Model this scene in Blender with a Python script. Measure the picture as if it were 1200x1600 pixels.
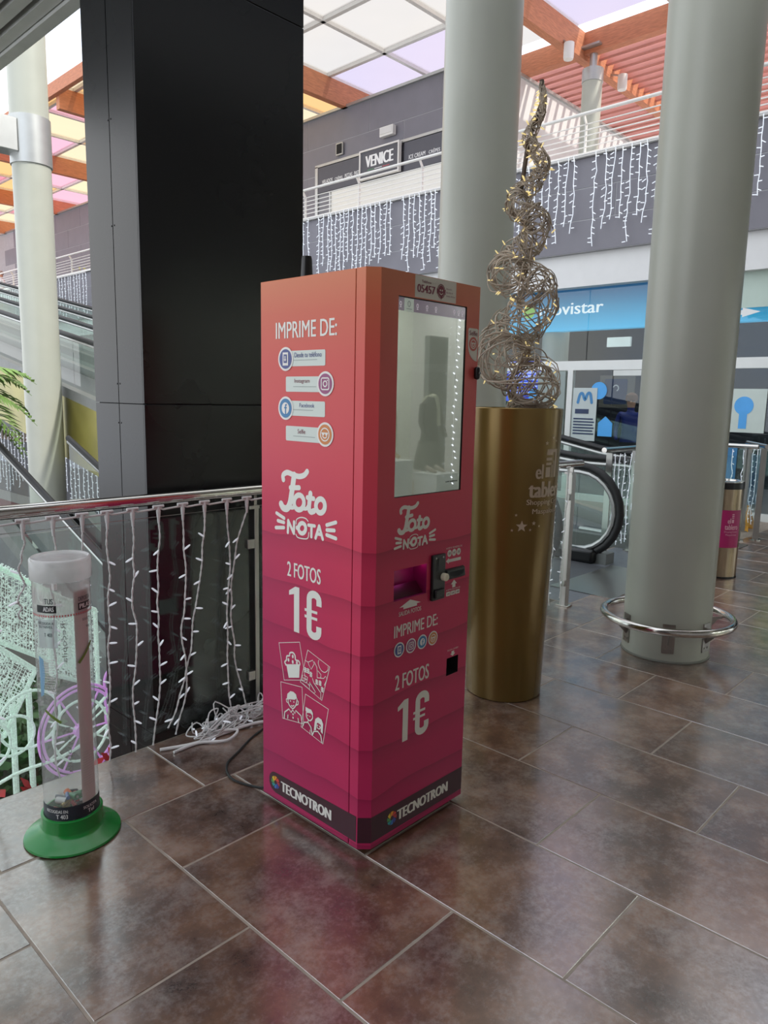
import bpy, bmesh, math, random
from mathutils import Vector, Matrix
random.seed(7)
PI = math.pi
for o in list(bpy.data.objects): bpy.data.objects.remove(o)
S = bpy.context.scene
C = S.collection

# ------------------------------------------------------------------ camera
F_PX, PITCH, ROLL, YAW, EYE = 1137.8, math.radians(8.87), math.radians(1.18), math.radians(43.27), 1.5
fw = Vector((math.cos(YAW)*math.cos(PITCH), math.sin(YAW)*math.cos(PITCH), -math.sin(PITCH)))
rt = Vector((math.sin(YAW), -math.cos(YAW), 0)); up = rt.cross(fw)
r2 = rt*math.cos(ROLL)+up*math.sin(ROLL); u2 = up*math.cos(ROLL)-rt*math.sin(ROLL)
cam = bpy.data.cameras.new('camera'); cam.sensor_fit = 'HORIZONTAL'; cam.sensor_width = 36
cam.lens = F_PX/1200*36; cam.clip_start = .05; cam.clip_end = 400
camo = bpy.data.objects.new('camera', cam); C.objects.link(camo)
camo.matrix_world = Matrix(((r2.x, u2.x, -fw.x, 0), (r2.y, u2.y, -fw.y, 0), (r2.z, u2.z, -fw.z, EYE), (0, 0, 0, 1)))
S.camera = camo

# ------------------------------------------------------------------ sky, sun, exposure
S.view_settings.view_transform = 'Standard'; S.view_settings.look = 'None'
S.view_settings.exposure = 0.42; S.view_settings.gamma = 1; S.view_settings.use_curve_mapping = False
W = bpy.data.worlds.new('sky'); S.world = W; W.use_nodes = True
nt = W.node_tree; nt.nodes.clear()
wo = nt.nodes.new('ShaderNodeOutputWorld'); bg = nt.nodes.new('ShaderNodeBackground')
tc = nt.nodes.new('ShaderNodeTexCoord'); no = nt.nodes.new('ShaderNodeTexNoise'); rp = nt.nodes.new('ShaderNodeValToRGB')
no.inputs['Scale'].default_value = 3; no.inputs['Detail'].default_value = 5
rp.color_ramp.elements[0].position = .35; rp.color_ramp.elements[0].color = (.72, .82, 1, 1)
rp.color_ramp.elements[1].position = .62; rp.color_ramp.elements[1].color = (1, 1, .98, 1)
nt.links.new(tc.outputs['Generated'], no.inputs['Vector']); nt.links.new(no.outputs['Fac'], rp.inputs['Fac'])
nt.links.new(rp.outputs['Color'], bg.inputs['Color']); nt.links.new(bg.outputs[0], wo.inputs['Surface'])
bg.inputs['Strength'].default_value = 1.5
sun = bpy.data.lights.new('sun', 'SUN'); sun.energy = 2.4; sun.angle = math.radians(1.5); sun.color = (1, .95, .86)
suno = bpy.data.objects.new('sun', sun); C.objects.link(suno); suno.location = (0, -20, 30)
suno.rotation_euler = Vector((-.25, .75, -.75)).to_track_quat('-Z', 'Y').to_euler()

# ------------------------------------------------------------------ materials
def lin(c): return tuple(((x/255)/12.92 if x/255 <= .04045 else ((x/255+.055)/1.055)**2.4) for x in c)
MATS = {}
def mat(name, col, rough=.5, metal=0, var=.08, scale=6., bump=0, bscale=40., emit=0, ecol=None, coat=0, spec=None, stretch=None, rvar=0):
    if name in MATS: return MATS[name]
    m = bpy.data.materials.new(name); m.use_nodes = True; n = m.node_tree; b = n.nodes['Principled BSDF']
    c = lin(col)
    t = n.nodes.new('ShaderNodeTexCoord'); x = n.nodes.new('ShaderNodeTexNoise'); x.inputs['Scale'].default_value = scale; x.inputs['Detail'].default_value = 4
    if stretch:
        mp = n.nodes.new('ShaderNodeMapping'); mp.inputs['Scale'].default_value = stretch
        n.links.new(t.outputs['Object'], mp.inputs['Vector']); n.links.new(mp.outputs[0], x.inputs['Vector'])
    else: n.links.new(t.outputs['Object'], x.inputs['Vector'])
    r = n.nodes.new('ShaderNodeValToRGB')
    r.color_ramp.elements[0].position = .3; r.color_ramp.elements[1].position = .7
    r.color_ramp.elements[0].color = tuple(v*(1-var) for v in c)+(1,); r.color_ramp.elements[1].color = tuple(min(1, v*(1+var)) for v in c)+(1,)
    n.links.new(x.outputs['Fac'], r.inputs['Fac']); n.links.new(r.outputs['Color'], b.inputs['Base Color'])
    b.inputs['Roughness'].default_value = rough; b.inputs['Metallic'].default_value = metal
    if rvar:
        mr = n.nodes.new('ShaderNodeMapRange'); mr.inputs['To Min'].default_value = rough-rvar; mr.inputs['To Max'].default_value = rough+rvar
        n.links.new(x.outputs['Fac'], mr.inputs['Value']); n.links.new(mr.outputs[0], b.inputs['Roughness'])
    if coat: b.inputs['Coat Weight'].default_value = coat; b.inputs['Coat Roughness'].default_value = .06
    if spec is not None: b.inputs['Specular IOR Level'].default_value = spec
    if bump:
        y = n.nodes.new('ShaderNodeTexNoise'); y.inputs['Scale'].default_value = bscale; n.links.new(t.outputs['Object'], y.inputs['Vector'])
        bp = n.nodes.new('ShaderNodeBump'); bp.inputs['Strength'].default_value = bump; bp.inputs['Distance'].default_value = .01
        n.links.new(y.outputs['Fac'], bp.inputs['Height']); n.links.new(bp.outputs[0], b.inputs['Normal'])
    if emit:
        e = lin(ecol or col); b.inputs['Emission Color'].default_value = e+(1,); b.inputs['Emission Strength'].default_value = emit
    MATS[name] = m; return m

def glass(name, tint=(1, 1, 1), haze=0., refl=1.0, rough=.0, hcol=(.9, .95, .92)):
    """thin clear sheet: tinted see-through plus mirror by the Fresnel term"""
    if name in MATS: return MATS[name]
    m = bpy.data.materials.new(name); m.use_nodes = True; n = m.node_tree; n.nodes.clear()
    o = n.nodes.new('ShaderNodeOutputMaterial'); tr = n.nodes.new('ShaderNodeBsdfTransparent'); gl = n.nodes.new('ShaderNodeBsdfGlossy')
    tx = n.nodes.new('ShaderNodeTexNoise'); tx.inputs['Scale'].default_value = 2.
    tr.inputs['Color'].default_value = tuple(tint)+(1,); gl.inputs['Roughness'].default_value = rough
    fr = n.nodes.new('ShaderNodeFresnel'); ge = n.nodes.new('ShaderNodeNewGeometry'); io = n.nodes.new('ShaderNodeMath'); io.operation = 'MULTIPLY_ADD'; io.inputs[1].default_value = 1/1.5-1.5; io.inputs[2].default_value = 1.5; n.links.new(ge.outputs['Backfacing'], io.inputs[0]); n.links.new(io.outputs[0], fr.inputs['IOR'])
    mu = n.nodes.new('ShaderNodeMath'); mu.operation = 'MULTIPLY'; mu.inputs[1].default_value = refl; n.links.new(fr.outputs[0], mu.inputs[0])
    mx = n.nodes.new('ShaderNodeMixShader'); n.links.new(mu.outputs[0], mx.inputs['Fac'])
    last = tr
    if haze:
        df = n.nodes.new('ShaderNodeBsdfTranslucent'); dd = n.nodes.new('ShaderNodeBsdfDiffuse'); ad = n.nodes.new('ShaderNodeMixShader'); ad.inputs[0].default_value = .5
        df.inputs['Color'].default_value = tuple(hcol)+(1,); dd.inputs['Color'].default_value = tuple(hcol)+(1,)
        n.links.new(df.outputs[0], ad.inputs[1]); n.links.new(dd.outputs[0], ad.inputs[2])
        hm = n.nodes.new('ShaderNodeMixShader'); mr = n.nodes.new('ShaderNodeMapRange'); mr.inputs['To Min'].default_value = haze*.85; mr.inputs['To Max'].default_value = min(1, haze*1.15)
        n.links.new(tx.outputs['Fac'], mr.inputs['Value']); n.links.new(mr.outputs[0], hm.inputs['Fac'])
        n.links.new(tr.outputs[0], hm.inputs[1]); n.links.new(ad.outputs[0], hm.inputs[2]); last = hm
    n.links.new(last.outputs[0], mx.inputs[1]); n.links.new(gl.outputs[0], mx.inputs[2]); n.links.new(mx.outputs[0], o.inputs['Surface'])
    MATS[name] = m; return m

def tile_mat():
    m = bpy.data.materials.new('oxide_stoneware'); m.use_nodes = True; n = m.node_tree; b = n.nodes['Principled BSDF']
    g = n.nodes.new('ShaderNodeNewGeometry'); oi = n.nodes.new('ShaderNodeObjectInfo'); ad = n.nodes.new('ShaderNodeVectorMath'); ad.operation = 'MULTIPLY_ADD'
    ad.inputs[1].default_value = (1, 1, 1)
    sc = n.nodes.new('ShaderNodeMath'); sc.operation = 'MULTIPLY'; sc.inputs[1].default_value = 37.
    cb = n.nodes.new('ShaderNodeCombineXYZ'); n.links.new(oi.outputs['Random'], sc.inputs[0])
    n.links.new(sc.outputs[0], cb.inputs[0]); n.links.new(sc.outputs[0], cb.inputs[2])
    n.links.new(g.outputs['Position'], ad.inputs[0]); n.links.new(cb.outputs[0], ad.inputs[2])
    def noise(s, d, rgh=.6):
        x = n.nodes.new('ShaderNodeTexNoise'); x.inputs['Scale'].default_value = s; x.inputs['Detail'].default_value = d; x.inputs['Roughness'].default_value = rgh
        n.links.new(ad.outputs[0], x.inputs['Vector']); return x
    a, c2, d2 = noise(3.2, 6), noise(7, 8, .7), noise(60, 6, .75)
    r = n.nodes.new('ShaderNodeValToRGB'); e = r.color_ramp.elements
    e[0].position = .3; e[0].color = lin((58, 42, 38))+(1,); e[1].position = .74; e[1].color = lin((142, 112, 92))+(1,)
    k = e.new(.46); k.color = lin((92, 63, 48))+(1,); k = e.new(.58); k.color = lin((120, 85, 61))+(1,)
    mx = n.nodes.new('ShaderNodeMixRGB'); mx.blend_type = 'OVERLAY'; mx.inputs[0].default_value = .55
    n.links.new(a.outputs['Fac'], r.inputs['Fac']); n.links.new(r.outputs['Color'], mx.inputs[1])
    r2_ = n.nodes.new('ShaderNodeValToRGB'); r2_.color_ramp.elements[0].position = .36; r2_.color_ramp.elements[1].position = .68
    r2_.color_ramp.elements[0].color = (.24, .24, .26, 1); r2_.color_ramp.elements[1].color = (.78, .77, .76, 1)
    n.links.new(c2.outputs['Fac'], r2_.inputs['Fac']); n.links.new(r2_.outputs['Color'], mx.inputs[2])
    m3 = n.nodes.new('ShaderNodeMixRGB'); m3.blend_type = 'MIX'; m3.inputs[2].default_value = lin((158, 148, 142))+(1,)
    r3 = n.nodes.new('ShaderNodeValToRGB'); r3.color_ramp.elements[0].position = .5; r3.color_ramp.elements[1].position = .68
    r3.color_ramp.elements[1].color = (.5, .5, .5, 1)
    mm = n.nodes.new('ShaderNodeMath'); mm.operation = 'MULTIPLY_ADD'; mm.inputs[1].default_value = .45
    n.links.new(d2.outputs['Fac'], mm.inputs[0])
    ms = n.nodes.new('ShaderNodeMath'); ms.operation = 'MULTIPLY'; ms.inputs[1].default_value = .62
    n.links.new(c2.outputs['Fac'], ms.inputs[0]); n.links.new(ms.outputs[0], mm.inputs[2])
    n.links.new(mm.outputs[0], r3.inputs['Fac']); n.links.new(r3.outputs['Color'], m3.inputs[0]); n.links.new(mx.outputs[0], m3.inputs[1])
    n.links.new(m3.outputs[0], b.inputs['Base Color'])
    mr = n.nodes.new('ShaderNodeMapRange'); mr.inputs['To Min'].default_value = .35; mr.inputs['To Max'].default_value = .6
    n.links.new(c2.outputs['Fac'], mr.inputs['Value']); n.links.new(mr.outputs[0], b.inputs['Roughness'])
    b.inputs['Coat Weight'].default_value = 1; b.inputs['Coat IOR'].default_value = 2.9; cwn = n.nodes.new('ShaderNodeMapRange'); cwn.inputs['From Min'].default_value = .42; cwn.inputs['From Max'].default_value = .6; cwn.inputs['To Min'].default_value = .78; cwn.inputs['To Max'].default_value = 1; n.links.new(d2.outputs['Fac'], cwn.inputs['Value']); n.links.new(cwn.outputs[0], b.inputs['Coat Weight']); m_r = n.nodes.new('ShaderNodeMapRange'); m_r.inputs['To Min'].default_value = .08; m_r.inputs['To Max'].default_value = .3; n.links.new(c2.outputs['Fac'], m_r.inputs['Value']); n.links.new(m_r.outputs[0], b.inputs['Coat Roughness'])
    bp = n.nodes.new('ShaderNodeBump'); bp.inputs['Strength'].default_value = .12; bp.inputs['Distance'].default_value = .004
    n.links.new(d2.outputs['Fac'], bp.inputs['Height']); n.links.new(bp.outputs[0], b.inputs['Normal'])
    return m

def print_mat():
    """the kiosk's printed wrap: sunset gradient over folded paper layers"""
    m = bpy.data.materials.new('printed_wrap'); m.use_nodes = True; n = m.node_tree; b = n.nodes['Principled BSDF']; L = n.links
    g = n.nodes.new('ShaderNodeNewGeometry'); s = n.nodes.new('ShaderNodeSeparateXYZ'); L.new(g.outputs['Position'], s.inputs[0])
    def M(op, a, b_=None, c_=None):
        x = n.nodes.new('ShaderNodeMath'); x.operation = op
        for i, v in enumerate((a, b_, c_)):
            if v is None: continue
            if isinstance(v, (int, float)): x.inputs[i].default_value = v
            else: L.new(v, x.inputs[i])
        return x.outputs[0]
    z = s.outputs[2]
    r = n.nodes.new('ShaderNodeValToRGB'); L.new(M('DIVIDE', z, 1.9), r.inputs['Fac']); e = r.color_ramp.elements
    cols = [(0, (178, 34, 88)), (.3, (190, 40, 84)), (.52, (200, 50, 84)), (.68, (206, 66, 80)), (.84, (206, 82, 76)), (.93, (204, 100, 76)), (1, (206, 124, 86))]
    e[0].position = 0; e[0].color = lin(cols[0][1])+(1,); e[1].position = 1; e[1].color = lin(cols[-1][1])+(1,)
    for q, cc in cols[1:-1]: k = e.new(q); k.color = lin(cc)+(1,)
    w = n.nodes.new('ShaderNodeTexNoise'); w.inputs['Scale'].default_value = 2.2; L.new(g.outputs['Position'], w.inputs['Vector'])
    zz = M('MULTIPLY_ADD', w.outputs['Fac'], .07, z)
    t = M('FRACT', M('DIVIDE', M('SUBTRACT', 1.066+1.65, zz), .165))
    q = n.nodes.new('ShaderNodeValToRGB'); q.color_ramp.elements[0].color = (.66, .6, .68, 1); q.color_ramp.elements[1].color = (1, 1, 1, 1); q.color_ramp.elements[1].position = .42
    k = q.color_ramp.elements.new(.1); k.color = (.82, .78, .84, 1)
    L.new(t, q.inputs['Fac'])
    mk = M('LESS_THAN', zz, 1.066)
    mx = n.nodes.new('ShaderNodeMixRGB'); mx.blend_type = 'MULTIPLY'; L.new(mk, mx.inputs[0]); L.new(r.outputs['Color'], mx.inputs[1]); L.new(q.outputs['Color'], mx.inputs[2])
    # the far side of the wrap runs to plum
    pl = n.nodes.new('ShaderNodeMixRGB'); pl.inputs[2].default_value = lin((160, 42, 100))+(1,)
    ya = n.nodes.new('ShaderNodeMapRange'); ya.inputs['From Min'].default_value = 1.62; ya.inputs['From Max'].default_value = 2.2; ya.inputs['To Max'].default_value = .5; L.new(s.outputs[1], ya.inputs['Value'])
    za = n.nodes.new('ShaderNodeMapRange'); za.inputs['From Min'].default_value = 1.45; za.inputs['From Max'].default_value = .75; L.new(z, za.inputs['Value'])
    L.new(M('MULTIPLY', ya.outputs[0], za.outputs[0]), pl.inputs[0]); L.new(mx.outputs[0], pl.inputs[1])
    L.new(pl.outputs[0], b.inputs['Base Color']); b.inputs['Roughness'].default_value = .42; b.inputs['Specular IOR Level'].default_value = .35
    MATS['print'] = m; return m

M_print = print_mat(); M_tile = tile_mat()
M_white = mat('white_vinyl', (226, 226, 218), .5, var=.02)
M_grout = mat('grout', (150, 138, 126), .85, var=.15, scale=20)
M_steel = mat('polished_steel', (196, 192, 186), .14, 1, var=.05, rvar=.05, stretch=(30, 30, 2))
M_steelb = mat('brushed_steel', (170, 168, 164), .3, 1, var=.08, stretch=(40, 40, 1))
M_black = mat('black_plastic', (14, 14, 15), .32, var=.15)
M_rubber = mat('black_rubber', (22, 22, 23), .55, var=.15)
M_tower = mat('anthracite_lacquered_panel', (17, 18, 21), .27, 0, var=.05, scale=2, spec=.36, rvar=.03)
M_colw = mat('painted_steel_column', (178, 180, 168), .34, var=.03, scale=3, bump=.06, bscale=9, rvar=.06)
M_gold = mat('gold_lacquer', (126, 101, 48), .26, .45, var=.06, scale=2, spec=.6)
M_goldi = mat('planter_soil', (60, 46, 34), .9, var=.3)
M_grey = mat('grey_cladding', (122, 120, 128), .55, var=.05, scale=2)
M_seam = mat('pale_joint', (168, 168, 172), .7, var=.05)
M_pale = mat('pale_render', (214, 212, 210), .7, var=.04, scale=2)
M_railw = mat('white_lacquered_rail', (226, 224, 220), .4, var=.03)
M_wood = mat('glulam_timber', (190, 122, 86), .6, var=.18, scale=5, stretch=(1.2, 8, 8))
M_woody = mat('glulam_timber_cross', (188, 118, 84), .6, var=.18, scale=5, stretch=(8, 1.2, 8))
M_redw = mat('red_stained_louvre', (190, 124, 112), .6, var=.15, scale=4, stretch=(8, .6, 8))
M_alu = mat('aluminium', (186, 188, 186), .4, .8, var=.05)
M_glass = glass('clear_glass', (.93, .97, .95))
M_glassg = glass('green_glass', (.84, .93, .9), haze=.04)
M_shopg = glass('shop_glass', (.88, .92, .92), refl=1.1)
M_wire = mat('white_flex', (220, 220, 220), .5, var=.04)
M_bulb = mat('frosted_led_cap', (235, 240, 245), .35, var=.02, emit=.25, ecol=(235, 242, 255))
M_lit = mat('lit_led', (245, 250, 255), .3, var=.0, emit=6, ecol=(235, 245, 255))
M_warm = mat('warm_led', (240, 225, 170), .35, var=.05, emit=.45, ecol=(255, 226, 150))
M_twig = mat('grey_wicker', (176, 162, 144), .6, var=.3, scale=14)
M_slat = mat('ceiling_slat_metal', (212, 213, 208), .5, .3, var=.06)
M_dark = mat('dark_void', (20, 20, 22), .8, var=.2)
M_conc = mat('light_concrete', (176, 176, 172), .7, var=.06)

# ------------------------------------------------------------------ mesh helpers
class MB:
    def __init__(s): s.v = []; s.f = []
    def add(s, vs, fs):
        b = len(s.v); s.v += [tuple(p) for p in vs]; s.f += [tuple(i+b for i in f) for f in fs]; return s
    def box(s, x0, x1, y0, y1, z0, z1):
        return s.add([(x0, y0, z0), (x1, y0, z0), (x1, y1, z0), (x0, y1, z0), (x0, y0, z1), (x1, y0, z1), (x1, y1, z1), (x0, y1, z1)],
                     [(0, 3, 2, 1), (4, 5, 6, 7), (0, 1, 5, 4), (1, 2, 6, 5), (2, 3, 7, 6), (3, 0, 4, 7)])
    def cbox(s, x0, x1, y0, y1, z0, z1, b):       # box with chamfered top edges
        return s.add([(x0, y0, z0), (x1, y0, z0), (x1, y1, z0), (x0, y1, z0), (x0, y0, z1-b), (x1, y0, z1-b), (x1, y1, z1-b), (x0, y1, z1-b),
                      (x0+b, y0+b, z1), (x1-b, y0+b, z1), (x1-b, y1-b, z1), (x0+b, y1-b, z1)],
                     [(0, 3, 2, 1), (8, 9, 10, 11), (0, 1, 5, 4), (1, 2, 6, 5), (2, 3, 7, 6), (3, 0, 4, 7), (4, 5, 9, 8), (5, 6, 10, 9), (6, 7, 11, 10), (7, 4, 8, 11)])
    def bar(s, a, b, w, h, upv=(0, 0, 1)):         # rectangular bar from a to b, w wide (sideways), h high
        a, b = Vector(a), Vector(b); d = (b-a).normalized(); u = Vector(upv); sd = d.cross(u).normalized(); u = sd.cross(d)
        vs = [p+sd*i*w/2+u*j*h/2 for p in (a, b) for i, j in ((-1, -1), (1, -1), (1, 1), (-1, 1))]
        return s.add(vs, [(0, 1, 2, 3), (7, 6, 5, 4), (0, 4, 5, 1), (1, 5, 6, 2), (2, 6, 7, 3), (3, 7, 4, 0)])
    def tube(s, pts, r, n=8, closed=False, cap=True):
        pts = [Vector(p) for p in pts]; N = len(pts); rr = r if hasattr(r, '__len__') else [r]*N
        prev = None; vs = []
        for i, p in enumerate(pts):
            a = pts[(i-1) % N] if (closed or i) else p; b = pts[(i+1) % N] if (closed or i < N-1) else p
            t = (b-a).normalized()
            if prev is None:
                prev = t.orthogonal().normalized()
            prev = (prev-t*prev.dot(t)); prev = prev.normalized() if prev.length > 1e-6 else t.orthogonal().normalized()
            q = t.cross(prev)
            for k in range(n): vs.append(p+(prev*math.cos(2*PI*k/n)+q*math.sin(2*PI*k/n))*rr[i])
        fs = []
        for i in range(N if closed else N-1):
            j = (i+1) % N
            for k in range(n): fs.append((i*n+k, i*n+(k+1) % n, j*n+(k+1) % n, j*n+k))
        if cap and not closed: fs += [tuple(range(n-1, -1, -1)), tuple(range((N-1)*n, N*n))]
        return s.add(vs, fs)
    def lathe(s, prof, cx=0, cy=0, n=32, a0=0, a1=2*PI):
        full = abs(a1-a0-2*PI) < 1e-6; m = n if full else n+1; vs = []; fs = []
        for r, z in prof:
            for k in range(m):
                a = a0+(a1-a0)*k/n; vs.append((cx+r*math.cos(a), cy+r*math.sin(a), z))
        for i in range(len(prof)-1):
            for k in range(n):
                k2 = (k+1) % m if full else k+1
                fs.append((i*m+k, i*m+k2, (i+1)*m+k2, (i+1)*m+k))
        return s.add(vs, fs)
    def disc(s, c, r, n=24, axis='z', flip=False):
        vs = []
        for k in range(n):
            a = 2*PI*k/n; p, q = r*math.cos(a), r*math.sin(a)
            vs.append({'z': (c[0]+p, c[1]+q, c[2]), 'x': (c[0], c[1]+p, c[2]+q), 'y': (c[0]+p, c[1], c[2]+q)}[axis])
        return s.add(vs, [tuple(range(n))[::-1] if flip else tuple(range(n))])
    def map(s, fn): s.v = [tuple(fn(*p)) for p in s.v]; return s
    def mesh(s, name, smooth=True, ang=.65):
        me = bpy.data.meshes.new(name); me.from_pydata(s.v, [], s.f); me.update()
        if smooth:
            me.polygons.foreach_set('use_smooth', [True]*len(me.polygons)); me.set_sharp_from_angle(angle=ang)
        return me

def link(name, me, m, parent=None, loc=None):
    if m and not me.materials: me.materials.append(m)
    o = bpy.data.objects.new(name, me); C.objects.link(o)
    if loc: o.location = loc
    if parent:
        o.parent = parent; o.matrix_parent_inverse = Matrix.Translation(parent.location).inverted() if parent.type == 'EMPTY' else Matrix.Translation(parent.location).inverted()
    return o
def obj(name, mb, m, parent=None, label=None, cat=None, group=None, kind=None, smooth=True, bev=0):
    o = link(name, mb.mesh(name, smooth), m, parent)
    if bev:
        md = o.modifiers.new('bevel', 'BEVEL'); md.width = bev; md.segments = 2; md.limit_method = 'ANGLE'
    return tag(o, label, cat, group, kind)
def tag(o, label=None, cat=None, group=None, kind=None):
    if label: o['label'] = label
    if cat: o['category'] = cat
    if group: o['group'] = group
    if kind: o['kind'] = kind
    return o
def thing(name, loc, label, cat, group=None, kind=None):
    o = bpy.data.objects.new(name, None); C.objects.link(o); o.location = loc; o.empty_display_size = .1
    return tag(o, label, cat, group, kind)
def struct(name, mb, m, parent=None): return obj(name, mb, m, parent, kind=None if parent else 'structure')
def copy_tree(o, loc=None, parent=None):
    c = o.copy(); C.objects.link(c)
    if parent: c.parent = parent
    if loc is not None: c.location = loc
    for ch in o.children: copy_tree(ch, None, c)
    return c

_tc = {}
def text2d(s, bold=.0):
    """flat letters as (verts2d, faces), bounding box scaled to 0..1 x 0..1"""
    if (s, bold) in _tc: return _tc[(s, bold)]
    cu = bpy.data.curves.new('t', 'FONT'); cu.body = s; cu.size = 1; cu.offset = bold; cu.resolution_u = 3; cu.space_character = 1.0+bold*1.5
    ob = bpy.data.objects.new('t', cu); C.objects.link(ob); bpy.context.view_layer.update()
    dg = bpy.context.evaluated_depsgraph_get(); me = bpy.data.meshes.new_from_object(ob.evaluated_get(dg))
    V = [(v.co.x, v.co.y) for v in me.vertices]; Fc = [tuple(p.vertices) for p in me.polygons]
    bpy.data.objects.remove(ob); bpy.data.meshes.remove(me); bpy.data.curves.remove(cu)
    x0, x1 = min(v[0] for v in V), max(v[0] for v in V); y0, y1 = min(v[1] for v in V), max(v[1] for v in V)
    V = [((x-x0)/(x1-x0), (y-y0)/(y1-y0)) for x, y in V]; _tc[(s, bold)] = (V, Fc); return V, Fc
class Art:
    """flat artwork in (s, z) metres"""
    def __init__(s): s.v = []; s.f = []; s.lay = []
    def text(s, t, x0, x1, y0, y1, bold=0., skew=0.):
        V, Fc = text2d(t); h = min(bold*(y1-y0)*.8, .12*(x1-x0)/max(1, len(t)))
        for dx in ((-h, 0, h) if h else (0,)):
            b = len(s.v); s.v += [(x0+h+(x1-x0-2*h)*x+dx+skew*y*(y1-y0), y0+(y1-y0)*y) for x, y in V]; s.f += [tuple(i+b for i in f) for f in Fc]
        return s
    def poly(s, pts): b = len(s.v); s.v += list(pts); s.f.append(tuple(range(b, b+len(pts)))); return s
    def rect(s, x0, x1, y0, y1, r=0, n=5):
        if not r: return s.poly([(x0, y0), (x1, y0), (x1, y1), (x0, y1)])
        P = []
        for cx, cy, a in ((x1-r, y0+r, -PI/2), (x1-r, y1-r, 0), (x0+r, y1-r, PI/2), (x0+r, y0+r, PI)):
            P += [(cx+r*math.cos(a+PI/2*k/n), cy+r*math.sin(a+PI/2*k/n)) for k in range(n+1)]
        return s.poly(P)
    def disc(s, cx, cy, r, ry=None, n=28): ry = ry or r; return s.poly([(cx+r*math.cos(2*PI*k/n), cy+ry*math.sin(2*PI*k/n)) for k in range(n)])
    def stroke(s, pts, w, closed=False, rnd=True):
        N = len(pts); L = []; R = []
        for i, p in enumerate(pts):
            a = pts[(i-1) % N] if (closed or i) else p; b = pts[(i+1) % N] if (closed or i < N-1) else p
            dx, dy = b[0]-a[0], b[1]-a[1]; l = math.hypot(dx, dy) or 1; nx, ny = -dy/l*w/2, dx/l*w/2
            L.append((p[0]+nx, p[1]+ny)); R.append((p[0]-nx, p[1]-ny))
        b0 = len(s.v); s.v += L+R
        for i in range(N if closed else N-1):
            j = (i+1) % N; s.f.append((b0+N+i, b0+N+j, b0+j, b0+i))
        if rnd and not closed:
            s.disc(pts[0][0], pts[0][1], w/2, n=12); s.disc(pts[-1][0], pts[-1][1], w/2, n=12)
        return s
    def ring(s, cx, cy, rx, ry, w, n=32): return s.stroke([(cx+rx*math.cos(2*PI*k/n), cy+ry*math.sin(2*PI*k/n)) for k in range(n)], w, True)
    def star(s, cx, cy, r): return s.poly([(cx+(r if k % 2 == 0 else r*.42)*math.sin(PI*k/5), cy+(r if k % 2 == 0 else r*.42)*math.cos(PI*k/5)) for k in range(10)])
    def xf(s, fn): s.v = [fn(*p) for p in s.v]; return s
    def put(s, name, fn, m, parent, label=None, outward=None, **k):
        if outward is None: outward = getattr(fn, 'n', None)
        # overlapping strokes are stacked a hair apart, like layers of cut vinyl
        mb = MB(); V = [Vector(fn(*p)) for p in s.v]; mb.f = list(s.f)
        bl = []; seen = 0
        for f in s.f:
            if min(f) >= seen: bl.append((min(f), f)); 
            seen = max(seen, max(f)+1)
        if len(bl) > 1 and len(s.f) < 8000:
            par = list(range(len(V)))
            def find(i):
                while par[i] != i: par[i] = par[par[i]]; i = par[i]
                return i
            for f in s.f:
                for q_ in f[1:]: par[find(q_)] = find(f[0])
            f0 = s.f[0]; nrm = (V[f0[1]]-V[f0[0]]).cross(V[f0[2]]-V[f0[0]]).normalized(); ids = {}
            p0 = Vector(fn(s.v[0][0], s.v[0][1])); 
            if nrm.length < .5: nrm = Vector((0, 0, 0))
            ref = outward
            if ref is not None: nrm = Vector(ref)
            for i in range(len(V)):
                k_ = ids.setdefault(find(i), len(ids)); V[i] = V[i]+nrm*(8e-6*k_)
        mb.v = [tuple(v_) for v_ in V]
        return obj(name, mb, m, parent, label, smooth=False, **k)
    def dense(s, maxlen):
        bm = bmesh.new(); vs = [bm.verts.new((x, y, 0)) for x, y in s.v]
        for f in s.f:
            try: bm.faces.new([vs[i] for i in f])
            except ValueError: pass
        bmesh.ops.triangulate(bm, faces=bm.faces[:])
        for _ in range(5):
            es = [e for e in bm.edges if e.calc_length() > maxlen]
            if not es: break
            bmesh.ops.subdivide_edges(bm, edges=es, cuts=1); bmesh.ops.triangulate(bm, faces=bm.faces[:])
        bm.verts.index_update(); s.v = [(v.co.x, v.co.y) for v in bm.verts]; s.f = [tuple(v.index for v in f.verts) for f in bm.faces]; bm.free(); return s
def arc(cx, cy, rx, ry, a0, a1, n=12): return [(cx+rx*math.cos(math.radians(a0+(a1-a0)*k/n)), cy+ry*math.sin(math.radians(a0+(a1-a0)*k/n))) for k in range(n+1)]
def smooth2(pts, k=4):
    """Catmull-Rom through 2d or 3d points"""
    P = [Vector(p) for p in pts]; out = []
    for i in range(len(P)-1):
        a = P[i-1] if i else P[i]; b, c = P[i], P[i+1]; d = P[i+2] if i+2 < len(P) else c
        for j in range(k):
            t = j/k; out.append(.5*((2*b)+(c-a)*t+(2*a-5*b+4*c-d)*t*t+(3*b-a-3*c+d)*t**3))
    out.append(P[-1]); return [tuple(v) for v in out]

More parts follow.
